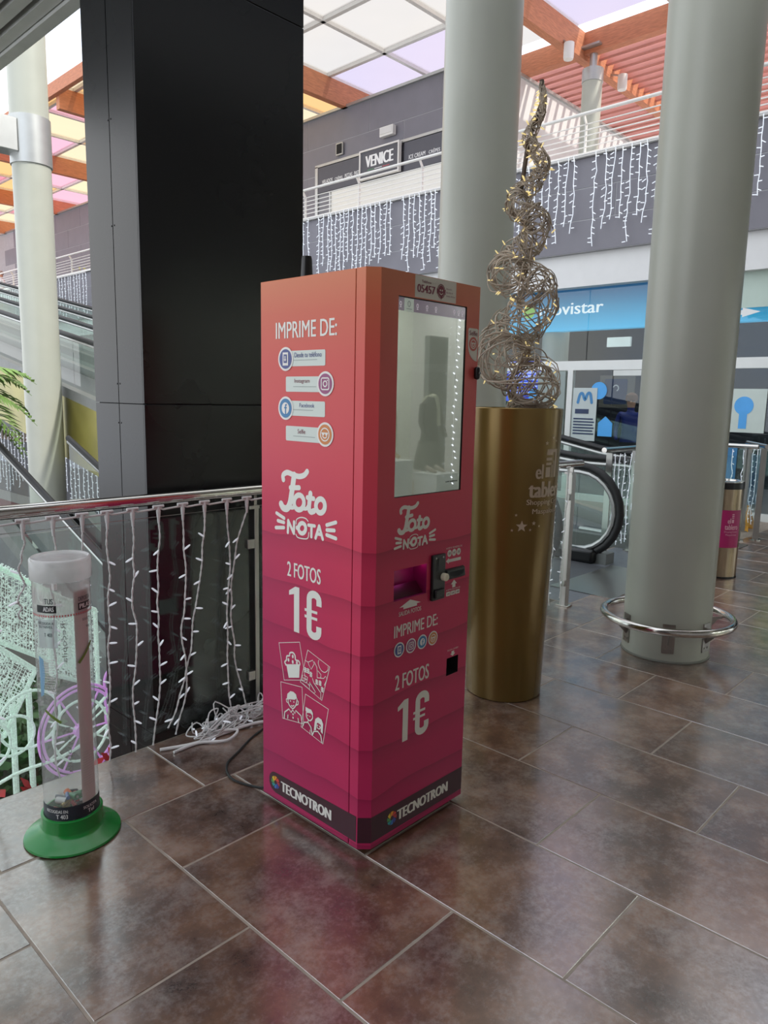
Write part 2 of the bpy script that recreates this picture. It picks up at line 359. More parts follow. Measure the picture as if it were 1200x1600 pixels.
# ================================================================== STRUCTURE
# ---- tiled walkway
fl = MB().box(-5, 4.85, -6, 2.74, -.35, -.0012).box(4.85, 8.55, -6, 3.4, -.35, -.0012).box(8.55, 10.3, -6, 46, -.35, -.0012)
floor = struct('floor', fl, M_grout)
TW, TL, GAP, TH = .4613, .74, .006, .02
tile_me = {}
def tile(x0, x1, y0, y1):
    w, l = round(x1-x0, 3), round(y1-y0, 3)
    if w < .03 or l < .03: return
    if (w, l) not in tile_me:
        tile_me[(w, l)] = MB().cbox(-w/2+GAP/2, w/2-GAP/2, -l/2+GAP/2, l/2-GAP/2, -TH, 0, .0022).mesh('tile', False)
    o = link('tile', tile_me[(w, l)], M_tile, floor, ((x0+x1)/2, (y0+y1)/2, random.uniform(-.0003, .0003)))
for k in range(-7, 21):
    x0 = .6585+TW*k; x1 = x0+TW
    vmax = 2.29 if x0 < 4.7 else 2.62
    y = -3.3+((.806 if k % 2 == 0 else .432)+3.3) % TL-TL
    while y < vmax:
        if x0 < 10.2: tile(x0, min(x1, 10.3), max(y, -3.3), min(y+TL, vmax))
        y += TL
x = 1.449-.74*5
while x < 4.8:
    tile(x, min(x+.74, 4.85), 2.29, 2.74); x += .74
struct('floor_landing', MB().box(4.86, 8.5, 2.63, 3.38, -.02, -.001), mat('ribbed_landing_plate', (118, 122, 128), .45, .3, var=.12, scale=30, bump=.3, bscale=120))
# ---- lower court
struct('floor_lower', MB().box(-12, 30, -8, 60, -3.5, -3.3), mat('lower_floor_stone', (96, 92, 86), .4, var=.1))
# ---- ceiling of the arcade and an added sun-blocking mass above it
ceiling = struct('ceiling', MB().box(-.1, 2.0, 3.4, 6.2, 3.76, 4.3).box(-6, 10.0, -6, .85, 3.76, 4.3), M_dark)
obj('edge_trim', MB().box(2.0, 2.075, 3.4, 6.2, 3.66, 4.35), M_slat, ceiling)
obj('edge_trim', MB().box(-6, 9.4, .85, .92, 3.66, 4.35), M_slat, ceiling)
sl = MB().box(-.036, .036, 3.42, 6.18, 3.68, 3.75).mesh('slat', False)
for i in range(18): link('slat', sl, M_slat, ceiling, (1.955-.112*i, 0, 0))
sl2 = MB().box(-.036, .036, -6, .83, 3.68, 3.75).mesh('slat', False)
for i in range(100): link('slat', sl2, M_slat, ceiling, (-1.9+.112*i, 0, 0))
struct('wall_sun_block', MB().box(-6, 13.5, -6, .6, 4.3, 8.6), M_grey)  # unseen block, added and lengthened to keep direct sun off the walkway
struct('wall_light_block', MB().box(-5.2, -5, -6, .9, 0, 3.76), M_grey)  # unseen wall, added to cut the west light on the kiosk front
# ---- unseen lamps added to the arcade ceiling for fill
for i, (x, y) in enumerate(((-1.2, -1.2), (.8, -1.2), (3.2, -1.2), (6.2, -1.2))):
    d = thing('downlight', (x, y, 3.66), 'added round fill lamp in the unseen ceiling over the arcade walkway', 'light', 'added arcade fill lamps')
    obj('bezel', MB().lathe([(.09, 3.68), (.1, 3.655), (.075, 3.655), (.07, 3.68)], x, y, 20), M_railw, d)
    obj('lens', MB().disc((x, y, 3.664), .074, 20, flip=True), mat('lamp_lens', (255, 244, 225), .4, var=0, emit=3, ecol=(255, 244, 225)), d)
    l = bpy.data.lights.new('downlight_lamp', 'AREA'); l.shape = 'DISK'; l.size = .14; l.energy = .8; l.color = (1, .95, .88)
    lo = bpy.data.objects.new('downlight_lamp', l); C.objects.link(lo); lo.location = (x, y, 3.65); lo.parent = d; lo.matrix_parent_inverse = Matrix.Translation(d.location).inverted()

# ---- columns
def column(x, y, r, z0, z1, label, n=48):
    t = thing('column', (x, y, z0), label, 'column')
    obj('shaft', MB().lathe([(0, z0), (r, z0), (r, z1), (0, z1)], x, y, n), M_colw, t)
    return t
cR = column(4.35, 1.69, .253, 0, 9, 'thick pale grey round column with a steel ring around its foot')
obj('base_seal', MB().lathe([(.254, 0), (.259, 0), (.259, .006), (.254, .012)], 4.35, 1.69, 48), mat('mastic', (120, 120, 112), .7), cR)
c2 = column(4.35, 3.255, .262, -3.3, 9, 'pale grey round column rising behind the wicker spiral')
cL = column(4.75, 11.9, .272, -3.3, 9, 'sunlit white column with a grey steel collar, beyond the handrail')
# ring round the right column
rg = thing('foot_guard_ring', (4.35, 1.69, 0), 'polished steel tube ring guarding the foot of the thick column', 'guard ring')
obj('ring', MB().tube([(4.35+.372*math.cos(2*PI*k/64), 1.69+.372*math.sin(2*PI*k/64), .222) for k in range(64)], .0235, 14, closed=True), M_steel, rg)
for a in (12, 140, 205, 262, 320):
    a = math.radians(a); ca, sa = math.cos(a), math.sin(a)
    P = lambda r, t, z: (4.35+r*ca-t*sa, 1.69+r*sa+t*ca, z)
    b = MB()
    def ob(r0, r1, t0, t1, z0, z1): b.add([P(r0, t0, z0), P(r1, t0, z0), P(r1, t1, z0), P(r0, t1, z0), P(r0, t0, z1), P(r1, t0, z1), P(r1, t1, z1), P(r0, t1, z1)], [(0, 3, 2, 1), (4, 5, 6, 7), (0, 1, 5, 4), (1, 2, 6, 5), (2, 3, 7, 6), (3, 0, 4, 7)])
    ob(.2505, .257, -.035, .035, .06, .235); ob(.257, .36, -.004, .004, .19, .205)
    b.add([P(.257, -.003, .11), P(.257, .003, .11), P(.345, -.003, .2), P(.345, .003, .2), P(.257, -.003, .2), P(.257, .003, .2)], [(0, 2, 4), (1, 5, 3), (0, 1, 3, 2), (0, 4, 5, 1)])
    k = obj('bracket', b, M_steelb, rg)
    for t, z in ((-.015, .085), (.018, .085)): obj('bolt', MB().tube([P(.256, t, z), P(.261, t, z)], .006, 8), M_steelb, k)
# collar and arm on the far column
obj('collar', MB().lathe([(.272, 4.83), (.292, 4.83), (.292, 5.5), (.272, 5.5)], 4.75, 11.9, 40), M_alu, cL)
obj('bracket_arm', MB().box(3.4, 4.5, 11.72, 12.05, 4.96, 5.42), M_alu, cL, bev=.01)

# ---- black clad tower behind the fence
tw = thing('clad_tower', (1.98, 3.08, -3.3), 'tall anthracite metal clad shaft behind the glass fence', 'tower')
X0, X1, Y0, Y1 = 1.55, 2.412, 2.85, 3.295
obj('core', MB().box(X0+.012, X1-.012, Y0+.012, Y1-.012, -3.3, 9), M_dark, tw)
for z0, z1 in ((-3.3, -.02), (-.02, 1.455), (1.455, 3.2), (3.2, 6), (6, 9)):
    obj('front_panel', MB().box(X0, X1, Y0, Y0+.012, z0+.002, z1-.002), M_tower, tw, bev=.002)
    ym = (Y0+Y1)/2
    for a, b in ((Y0+.012, ym-.003), (ym+.003, Y1)):
        sp = obj('side_panel', MB().box(X0, X0+.012, a, b, z0+.002, z1-.002), M_tower, tw)
    obj('rear_panel', MB().box(X0+.012, X1-.012, Y1-.012, Y1, z0+.002, z1-.002), M_tower, tw)
    obj('far_panel', MB().box(X1-.012, X1, Y0+.012, Y1-.012, z0+.002, z1-.002), M_tower, tw)
for z in (1.37, 1.54, 2.2, 2.62):
    for dy in (-.012, .012): obj('screw', MB().tube([(X0-.002, ym+dy, z), (X0+.003, ym+dy, z)], .0035, 8), M_black, tw)

# ---- opposite gallery: slab, grey fascia, railing, lights
gal = struct('wall_gallery', MB().box(10.04, 10.4, -4, 46, 3.67, 4.95), M_seam)
fp = {}
def panel(parent, x, y0, y1, z0, z1, m=M_grey, th=.006):
    return obj('panel', MB().box(x-th, x+.01, y0+.008, y1-.008, z0+.008, z1-.008), m, parent, smooth=False)
for r_, (z0, z1) in enumerate(((3.67, 4.12), (4.12, 4.56), (4.56, 4.98))):
    y = -3+(.9 if r_ % 2 else 0)
    while y < 34: panel(gal, 10.04, y, y+2.4, z0, z1); y += 2.4
obj('coping', MB().box(9.98, 10.42, -4, 46, 4.98, 5.02), M_railw, gal)
struct('floor_gallery', MB().box(10.4, 13, 9.6, 46, 4.1, 4.35).box(10.4, 26, -4, 9.6, 4.1, 4.35), M_pale)
struct('trim_1', MB().box(10.12, 10.3, -4, 46, 3.2, 3.67), mat('white_bulkhead', (222, 222, 222), .5, var=.02))
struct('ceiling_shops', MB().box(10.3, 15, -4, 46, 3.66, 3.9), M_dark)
gr = thing('gallery_railing', (10.2, 9, 5.02), 'white railing with horizontal wires along the upper gallery', 'railing')
obj('top_rail', MB().tube([(10.08, -4, 5.6), (10.08, 46, 5.6)], .024, 10), M_railw, gr)
bw = MB().tube([(10.16, -4, 0), (10.16, 46, 0)], .009, 6).mesh('wire')
for i in range(6): link('wire', bw, M_railw, gr, (0, 0, 5.09+.078*i))
pm = MB().bar((10.17, 0, 5.0), (10.17, 0, 5.5), .05, .014, (0, 1, 0)).bar((10.17, 0, 5.48), (10.085, 0, 5.6), .05, .014, (0, 1, 0)).mesh('post')
y = -2.1
while y < 40: link('post', pm, M_railw, gr, (0, y, 0)); y += 1.56

def strand_mesh(length, seed, r=.0065, step=.085, bl=.05):
    rd = random.Random(seed); mb = MB(); pts = []; n = max(3, int(length/.12)); x = yy = 0
    for i in range(n+1):
        pts.append((rd.uniform(-.006, .006), rd.uniform(-.016, .016)+.01*math.sin(i*.9+seed), -length*i/n))
    mb.tube(pts, r, 4)
    z = -.06
    while z > -length:
        sd = rd.choice((-1, 1)); mb.tube([(0, 0, z), (-.008, sd*bl, z-rd.uniform(-.01, .035))], r*1.15, 4); z -= step*rd.uniform(.7, 1.3)
    return mb.mesh('strand')
SM = [strand_mesh(.95+.11*(i % 4), i) for i in range(8)]
def curtain(label, y0, y1, x, z, gaps=(), step=.118, cat='light curtain', meshes=SM):
    t = thing('icicle_light_curtain', (x, (y0+y1)/2, z), label, cat)
    obj('lead_wire', MB().tube([(x, y0, z), (x, y1, z)], .008, 5), M_wire, t)
    y = y0; i = 0
    while y < y1:
        if not any(a < y < b for a, b in gaps): link('strand', random.choice(meshes), M_bulb, t, (x, y+random.uniform(-.025, .025), z))
        y += step; i += 1
    return t
curtain('white icicle lights on the grey fascia below the ice cream parlour', 8.2, 12.5, 9.955, 5.0, gaps=((9.05, 9.35), (11.28, 11.52)))
curtain('white icicle lights on the grey fascia between the two thick columns', 4.5, 7.3, 9.955, 5.0, gaps=((5.45, 5.68),), step=.125)
curtain('white icicle lights on the grey fascia at the right picture edge', 2.6, 3.55, 9.955, 5.0, step=.2)
curtain('white icicle lights on the far end of the gallery beyond the column', 21.5, 30, 9.955, 4.95, step=.2)

# ---- upper shop wall
wu = struct('wall_upper', MB().box(13.03, 13.3, 9.69, 46, 4.35, 8.44), M_seam)
for r_, (z0, z1) in enumerate(((4.35, 5.1), (5.1, 5.75), (5.75, 6.4), (6.4, 7.05), (7.05, 7.72), (7.72, 8.42))):
    y = 9.69+(1.1 if r_ % 2 else 0)-2.2
    while y < 34:
        a, b = max(y, 9.7), y+2.2
        if b > 9.9: panel(wu, 13.03, a, b, z0, z1)
        y += 2.2
obj('parapet_cap', MB().box(12.95, 13.32, 9.6, 46, 8.42, 8.48), M_alu, wu)
ws = struct('wall_terrace', MB().box(13.0, 21, 9.69, 9.9, 4.35, 8.44), M_pale)
obj('parapet_cap', MB().box(12.98, 21, 9.62, 9.95, 8.44, 8.5), M_alu, ws)
struct('wall_terrace_back', MB().box(22.5, 22.7, -4, 9.9, 4.35, 5.7), M_pale)
# shop front on the gallery: shutter, sign boards
sf = thing('parlour_front', (12.95, 12.5, 4.35), 'white shuttered ice cream parlour front on the upper gallery', 'shop front')
obj('shutter', MB().box(12.93, 12.99, 9.75, 14.2, 4.36, 6.55), mat('white_shutter', (232, 230, 222), .5, var=.03, stretch=(1, 1, 20)), sf)
obj('frame', MB().box(12.9, 13.0, 14.68, 14.78, 4.36, 7.22).box(12.9, 13.0, 14.2, 14.25, 4.36, 6.55).box(12.9, 13.0, 9.72, 14.78, 7.2, 7.26), M_alu, sf)
obj('door', MB().box(12.94, 12.99, 14.25, 14.68, 4.36, 6.55), mat('grey_door', (120, 120, 126), .5), sf)
M_sign = mat('charcoal_sign_board', (82, 82, 90), .5, var=.03)
M_letter = mat('sign_letters', (236, 236, 236), .5, var=.01)
def board(name, label, y0, y1, z0, z1, x, frame=None):
    t = thing(name, (x, (y0+y1)/2, z0), label, 'sign')
    obj('board', MB().box(x, x+.05, y0, y1, z0, z1), M_sign, t)
    if frame:
        f = MB()
        for a in ((y0-frame, y1+frame, z0-frame, z0), (y0-frame, y1+frame, z1, z1+frame), (y0-frame, y0, z0, z1), (y1, y1+frame, z0, z1)): f.box(x-.03, x+.06, *a)
        obj('frame', f, M_railw, t)
    return t
def on_x(x): return lambda s, z: (x, -s, z)       # artwork on a wall that faces -X: s grows with -Y
v = board('name_sign', 'white framed charcoal name sign above the white shutter', 11.85, 13.05, 6.62, 7.2, 12.82, .035)
Art().text('VENICE', -12.9, -12.0, 6.84, 7.1, .08).put('lettering', on_x(12.815), M_letter, v)
Art().rect(-12.82, -12.62, 6.77, 6.785).put('stripe', on_x(12.815), mat('green_print', (90, 150, 110), .5), v)
Art().rect(-12.6, -12.36, 6.77, 6.785).put('stripe', on_x(12.815), M_letter, v)
Art().rect(-12.34, -12.12, 6.77, 6.785).put('stripe', on_x(12.815), mat('red_print', (200, 90, 100), .5), v)
v = board('menu_sign', 'charcoal sign board with HELADOS CREPES PIZZAS PASTA lettering', 13.1, 14.66, 6.58, 7.18, 12.9)
for w, a, b in (('HELADOS', 14.5, 14.12), ('CRÊPES', 14.04, 13.76), ('PIZZAS', 13.68, 13.42), ('PASTA', 13.35, 13.14)): Art().text(w, -a, -b, 6.78, 6.87, .02).put('lettering', on_x(12.895), M_letter, v)
v = board('menu_sign', 'charcoal sign board with ICE CREAM and CREPES lettering', 9.75, 11.75, 6.58, 7.18, 12.9)
for w, a, b in (('ICE CREAM', 11.6, 11.12), ('CRÊPES', 11.02, 10.7), ('PIZZAS', 10.6, 10.3)): Art().text(w, -a, -b, 6.8, 6.89, .02).put('lettering', on_x(12.895), M_letter, v)
t = thing('wall_vent', (12.98, 14.0, 7.45), 'small dark square vent grille on the grey upper wall', 'vent')
obj('frame', MB().box(12.96, 13.0, 13.84, 14.08, 7.38, 7.66), M_alu, t); obj('grille', MB().box(12.95, 12.97, 13.87, 14.05, 7.41, 7.63), M_dark, t)
t = thing('wall_lamp', (12.9, 12.35, 7.5), 'white rectangular emergency lamp above the framed sign', 'lamp')
obj('housing', MB().box(12.88, 13.0, 12.1, 12.52, 7.45, 7.66), M_railw, t, bev=.01); obj('diffuser', MB().box(12.87, 12.885, 12.13, 12.49, 7.5, 7.63), M_pale, t)
t = thing('exit_plate', (10.17, 12.4, 5.08), 'small green and white exit plate seen through the gallery railing', 'sign')
obj('plate', MB().box(10.17, 10.18, 12.25, 12.5, 5.08, 5.3), M_railw, t); Art().rect(-12.42, -12.27, 5.1, 5.28).put('pictogram', on_x(10.165), mat('exit_green', (60, 150, 100), .5), t)

# ---- coloured canopy on timber beams
def film(name, col, a=.55):
    m = bpy.data.materials.new(name); m.use_nodes = True; n = m.node_tree; n.nodes.clear(); o = n.nodes.new('ShaderNodeOutputMaterial')
    c = lin(col)+(1,); tr = n.nodes.new('ShaderNodeBsdfTransparent'); tl = n.nodes.new('ShaderNodeBsdfTranslucent'); tx = n.nodes.new('ShaderNodeTexNoise'); tx.inputs['Scale'].default_value = .8
    tr.inputs['Color'].default_value = c; tl.inputs['Color'].default_value = c; mx = n.nodes.new('ShaderNodeMixShader'); mr = n.nodes.new('ShaderNodeMapRange')
    mr.inputs['To Min'].default_value = a-.15; mr.inputs['To Max'].default_value = a+.15
    n.links.new(tx.outputs['Fac'], mr.inputs['Value']); n.links.new(mr.outputs[0], mx.inputs[0]); n.links.new(tr.outputs[0], mx.inputs[1]); n.links.new(tl.outputs[0], mx.inputs[2]); n.links.new(mx.outputs[0], o.inputs[0]); return m
FW, FL, FY, FO, FP, FR = film('film_white', (174, 169, 164)), film('film_lilac', (168, 159, 174)), film('film_cream', (194, 176, 146)), film('film_orange', (194, 154, 104)), film('film_pink', (196, 146, 160)), film('film_rose', (190, 118, 130))
can = struct('roof_canopy', MB().box(8.3, 8.42, 2.6, 46, 8.72, 9.02), M_woody)
ys = []
def pnl(x0, x1, y0, y1, m): obj('glazing_panel', MB().add([(x0, y0, 9), (x1, y0, 9), (x1, y1, 9), (x0, y1, 9), (x0, y0, 9.01), (x1, y0, 9.01), (x1, y1, 9.01), (x0, y1, 9.01)], [(0, 3, 2, 1)]), m, can, smooth=False)
xs = [8.42, 8.85, 10.64, 12.43, 14.22]
rows = []
for bi in range(7):
    yb = 2.81+5.5*bi
    rows += [yb+1.83*k for k in range(3)]
rows.append(2.81+5.5*7)
for i in range(len(rows)-1):
    for j in range(4):
        y = rows[i]; mid = (y+rows[i+1])/2
        if mid < 13.7: m = FL if (j == 3 and i % 3 == 2) or (i*3+j) % 5 == 0 else FW
        elif mid < 19.2: m = FY if (i+j) % 3 else FO
        elif mid < 24.6: m = (FY, FY, FO, FP)[(i*2+j) % 4]
        else: m = (FO, FP, FY, FR)[(i*3+j) % 4]
        pnl(xs[j]+.02, xs[j+1]-.02, y+.02, rows[i+1]-.02, m)
for y in rows: obj('mullion', MB().box(8.42, 14.4, y-.045, y+.045, 8.93, 9.03), M_railw, can)
for x in xs[1:4]: obj('mullion', MB().box(x-.045, x+.045, 2.8, 41, 8.93, 9.03), M_railw, can)
for bi in range(1, 8):
    yb = 2.81+5.5*bi
    obj('beam', MB().box(8.42, 14.4 if bi != 1 else 24, yb-.09, yb+.09, 8.42, 8.92), M_wood, can)
obj('beam', MB().box(14.4, 14.6, -4, 41, 8.5, 8.92), M_woody, can)

# ---- louvred pergola over the terrace
pg = struct('roof_pergola', MB().box(24, 24.2, -4, 13, 8.4, 8.92), M_woody)
ls = MB().bar((0, -4, 8.72), (0, 13.5, 8.72), .06, .26, (.55, 0, 1)).mesh('louvre', False)
for i in range(30): link('louvre', ls, M_redw, pg, (14.8+.31*i, 0, 0))
obj('beam', MB().box(14.6, 24, 2.7, 2.9, 8.4, 8.92), M_wood, pg)
tcol = thing('column', (14.5, 8.05, 4.35), 'short white terrace column carrying the timber beams', 'column')
obj('shaft', MB().lathe([(0, 4.35), (.2, 4.35), (.2, 8.05), (0, 8.05)], 14.5, 8.05, 28), M_colw, tcol)
obj('cap', MB().lathe([(.2, 7.95), (.215, 7.95), (.215, 8.2), (0, 8.2)], 14.5, 8.05, 28), M_alu, tcol)
obj('stem', MB().lathe([(.075, 8.15), (.075, 8.6)], 14.5, 8.05, 16), M_alu, tcol)
obj('head_plate', MB().box(14.28, 14.72, 7.83, 8.27, 8.58, 8.62), M_alu, tcol)
for i, (x, y, lb) in enumerate(((13.6, 8.1, 'white cylindrical spotlight on the timber beam left of the terrace column'), (15.6, 7.95, 'white cylindrical spotlight under the louvres right of the terrace column'))):
    t = thing('spotlight', (x, y, 8.2), lb, 'spotlight')
    obj('can', MB().lathe([(0, 8.12), (.09, 8.12), (.1, 8.16), (.1, 8.42), (0, 8.44)], x, y, 18), M_railw, t)
    obj('bracket', MB().bar((x, y, 8.4), (x, 8.22, 8.5), .05, .03), M_alu, t)

# ---- moving walkways
def walkway(name, label, x0, x1, y0, zb, y1, slope, newel=True, clad=None, clad_h=1.05):
    t = thing(name, ((x0+x1)/2, y0, zb), label, 'moving walkway')
    yk = y0+1.1; L = y1
    z = lambda y: zb+max(0, y-yk)*slope
    obj('belt', MB().add([(x0+.12, y0-.1, zb+.003), (x1-.12, y0-.1, zb+.003), (x0+.12, yk, zb+.003), (x1-.12, yk, zb+.003), (x0+.12, y1, z(y1)), (x1-.12, y1, z(y1))], [(0, 1, 3, 2), (2, 3, 5, 4)]), mat('grooved_pallet', (96, 98, 102), .5, .6, var=.2, stretch=(60, 1, 1)), t)
    for x, sgn in ((x0, -1), (x1, 1)):
        R = .43; pts = []
        if newel:
            pts += [(x, y0+R+.5, zb+.06), (x, y0+R, zb+.05)]
            for k in range(1, 13): a = -PI/2-PI*k/12; pts.append((x, y0+R+R*math.cos(a), zb+.48+R*math.sin(a)))
        else: pts.append((x, y0, zb+.91))
        for yy in (yk-.15, yk+.2, yk+1): pts.append((x, yy, zb+.91+max(0, yy-yk)*slope))
        pts.append((x, y1, z(y1)+.91))
        h = obj('handrail', MB().tube(pts, .036, 10), M_rubber, t)
        q = [(x, p[1]+(0 if not newel or p[1] > y0+R else .045*(1 if p[1] < y0+R else 0)), p[2]-.05 if p[2] > zb+.5 else p[2]+.05) for p in pts]
        if newel:
            q = [(x, y0+R+.5, zb+.12), (x, y0+R, zb+.11)]+[(x, y0+R+(R-.06)*math.cos(-PI/2-PI*k/12), zb+.48+(R-.06)*math.sin(-PI/2-PI*k/12)) for k in range(1, 13)]+[(x, p[1], p[2]-.06) for p in pts[14:]]
        obj('handrail_guide', MB().tube(q, .026, 8), M_alu, h)
        # glass panes of the balustrade
        y = y0+R if newel else y0
        if newel: obj('glass_pane', MB().add([(x, y0+R+.37*math.cos(-PI/2-PI*k/12), zb+.48+.37*math.sin(-PI/2-PI*k/12)) for k in range(13)], [tuple(range(13))]), M_glassg, t, smooth=False)
        while y < y1-.1:
            b = min(y+2.1, y1)
            obj('glass_pane', MB().add([(x, y+.008, z(y)+.1), (x, b-.008, z(b)+.1), (x, b-.008, z(b)+.85), (x, y+.008, z(y)+.85)], [(0, 1, 2, 3)]), M_glassg, t, smooth=False)
            y = b
        s = MB()
        for ya, yb in ((y0+.1, yk), (yk, y1)):
            s.add([(xx, yy, z(yy)+dz) for xx in (x-.12*(sgn < 0)-.02, x+.12*(sgn > 0)+.02) for yy in (ya, yb) for dz in (-.06, .1)], [(0, 1, 3, 2), (4, 6, 7, 5), (1, 5, 7, 3), (0, 2, 6, 4), (0, 4, 5, 1), (2, 3, 7, 6)])
        obj('skirt', s, mat('satin_skirt', (128, 130, 128), .5, .5, var=.08), t)
        xo = x+sgn*.14
        obj('side_cladding', MB().add([(xo, yk, zb-.06), (xo, y1, z(y1)-.06), (xo, y1, z(y1)-clad_h), (xo, yk, zb-clad_h), (xo-sgn*.03, yk, zb-.06), (xo-sgn*.03, y1, z(y1)-.06), (xo-sgn*.03, y1, z(y1)-clad_h), (xo-sgn*.03, yk, zb-clad_h)], [(0, 1, 2, 3), (7, 6, 5, 4), (0, 4, 5, 1), (2, 6, 7, 3)]), clad or M_alu, t)
        if newel:
            obj('inlet', MB().box(x-.1, x+.1, y0+.2, y0+.62, zb, zb+.13), M_black, t, bev=.03)
    obj('soffit', MB().add([(x0-.14, yk, zb-clad_h), (x1+.14, yk, zb-clad_h), (x1+.14, y1, z(y1)-clad_h), (x0-.14, y1, z(y1)-clad_h)], [(0, 1, 2, 3)]), clad or M_alu, t)
    if newel: obj("comb_plate", MB().box(x0, x1, y0-.5, y0+.05, zb+.001, zb+.006), M_steelb, t)
    return t
M_olive = mat('bronze_mirror_cladding', (150, 142, 72), .25, .55, var=.25, scale=1.2)
walkway('moving_walkway', 'nearer ascending moving walkway with bronze side cladding and curved newel', 5.2, 6.3, 2.95, 0, 27, .19, clad=M_olive)
walkway('moving_walkway', 'farther ascending moving walkway in front of the phone shop', 7.3, 8.4, 2.95, 0, 27, .19, clad=mat('pale_grey_cladding', (150, 154, 148), .6, var=.06))
walkway('moving_walkway', 'lower moving walkway climbing from the court behind the left column', 3.2, 4.1, -.5, -3.27, 9.55, .365, newel=False, clad_h=.5, clad=mat('mid_grey_cladding', (104, 106, 108), .5, var=.06))
struct('floor_upper_landing', MB().box(4.9, 10.4, 27, 46, 4.0, 4.56), M_pale)
struct('floor_mid_landing', MB().box(3.05, 4.25, 9.56, 10.3, -.3, -.02), mat('dark_landing', (90, 90, 92), .6))

# ================================================================== PHOTO KIOSK
KX0, KX1, KY0, KYS, KY1, KZ0, KZ1, CH = 1.565, 2.085, 1.533, 1.604, 2.07, .022, 1.88, .032
kio = thing('photo_kiosk', (1.825, 1.8, 0), 'tall crimson and orange photo printing kiosk with touch screen', 'kiosk')
obj('body', MB().box(KX0, KX1, KYS+.0035, KY1, KZ0, KZ1), M_print, kio, bev=.002)
obj('seam_gasket', MB().box(KX0+.004, KX1-.004, KYS-.001, KYS+.005, KZ0+.002, KZ1-.003), M_black, kio)
obj('plinth', MB().box(KX0+.03, KX1-.03, KY0+.04, KY1-.03, .008, KZ0+.001), M_black, kio)
for x, y in ((KX0+.05, KY0+.06), (KX1-.05, KY0+.06), (KX0+.05, KY1-.05), (KX1-.05, KY1-.05)):
    obj('foot', MB().lathe([(0, 0), (.018, 0), (.018, .006), (.008, .01), (.008, .024)], x, y, 12), M_black, kio)
# front door with real openings: photo tray, coin cup, screen
SC = (.109, .449, 1.191, 1.808); SL = (.117, .2795, .852, .954); CC = (.405, .472, .522, .587)
ss = sorted({CH, .52, *SC[:2], *SL[:2], *CC[:2]}); zs = sorted({KZ0, KZ1, *SC[2:], *SL[2:], *CC[2:]})
d = MB()
for i in range(len(ss)-1):
    for j in range(len(zs)-1):
        cs, cz = (ss[i]+ss[i+1])/2, (zs[j]+zs[j+1])/2
        if any(h[0] < cs < h[1] and h[2] < cz < h[3] for h in (SC, SL, CC)): continue
        d.add([(KX0+ss[i], KY0, zs[j]), (KX0+ss[i+1], KY0, zs[j]), (KX0+ss[i+1], KY0, zs[j+1]), (KX0+ss[i], KY0, zs[j+1])], [(0, 1, 2, 3)])
d.add([(KX0, KY0+CH, KZ0), (KX0+CH, KY0, KZ0), (KX0+CH, KY0, KZ1), (KX0, KY0+CH, KZ1), (KX0, KYS, KZ0), (KX0, KYS, KZ1), (KX1, KY0, KZ0), (KX1, KY0, KZ1), (KX1, KYS, KZ0), (KX1, KYS, KZ1)],
      [(0, 1, 2, 3), (4, 0, 3, 5), (6, 8, 9, 7), (3, 2, 7, 9, 5), (4, 8, 6, 1, 0), (4, 5, 9, 8)])
obj('front_door', d, M_print, kio, smooth=False)
def facing(f, n): f.n = n; return f
FF = lambda e=.0007: facing(lambda s, z: (KX0+s, KY0-e, z), (0, -1, 0))
LF = lambda e=.0007: facing(lambda s, z: (KX0-e, 2.085-s, z), (-1, 0, 0))
BF = lambda e=.0007: facing(lambda s, z: (KX1-s, KY1+e, z), (0, 1, 0))
def recess(name, h, depth, m, parent):
    s0, s1, z0, z1 = h; x0, x1 = KX0+s0, KX0+s1; a, b = KY0, KY0+depth
    return obj(name, MB().add([(x0, a, z0), (x1, a, z0), (x1, a, z1), (x0, a, z1), (x0, b, z0), (x1, b, z0), (x1, b, z1), (x0, b, z1)], [(4, 5, 6, 7), (0, 1, 5, 4), (2, 3, 7, 6), (0, 4, 7, 3), (1, 2, 6, 5)]), m, parent, smooth=False)
tr = recess('photo_tray', SL, .06, mat('tray_plum', (120, 30, 80), .4), kio)
obj('tray_light', MB().box(KX0+SL[0]+.02, KX0+SL[1]-.004, KY0+.012, KY0+.02, SL[3]-.004, SL[3]-.0005), mat('pink_led_strip', (255, 120, 220), .4, var=0, emit=5, ecol=(255, 90, 200)), tr)
obj('tray_flap', MB().add([(KX0+SL[0]+.003, KY0+.012, SL[2]+.001), (KX0+SL[1]-.003, KY0+.012, SL[2]+.001), (KX0+SL[1]-.003, KY0+.045, SL[2]+.036), (KX0+SL[0]+.003, KY0+.045, SL[2]+.036)], [(0, 1, 2, 3)]), mat('tray_flap', (52, 10, 26), .3), tr)
recess('coin_return', CC, .05, M_dark, kio)
recess('screen_bezel', SC, .008, M_black, kio)
# touch screen
M_scr = mat('screen_glow', (60, 64, 58), .05, var=.03, scale=3, emit=.3, ecol=(140, 146, 130), coat=1, spec=1); M_scr.node_tree.nodes['Principled BSDF'].inputs['Coat IOR'].default_value = 2.3; M_scr.node_tree.nodes['Principled BSDF'].inputs['Coat Roughness'].default_value = .01
scr = obj('touch_screen', MB().box(KX0+SC[0]+.002, KX0+SC[1]-.004, KY0+.004, KY0+.009, SC[2]+.002, SC[3]-.003), M_scr, kio)
M_bar = mat('menu_bar', (70, 56, 76), .06, var=.02, emit=.22, ecol=(120, 96, 122), coat=1)
sf_ = lambda s, z: (KX0+s, KY0+.0034, z)
Art().rect(SC[0]+.002, SC[1]-.004, SC[3]-.042, SC[3]-.003).put('menu_bar', sf_, M_bar, scr)
M_tab = mat('menu_tab', (130, 140, 132), .06, var=.02, emit=.4, ecol=(150, 158, 148))
se = lambda s, z: (KX0+s, KY0+.003, z)
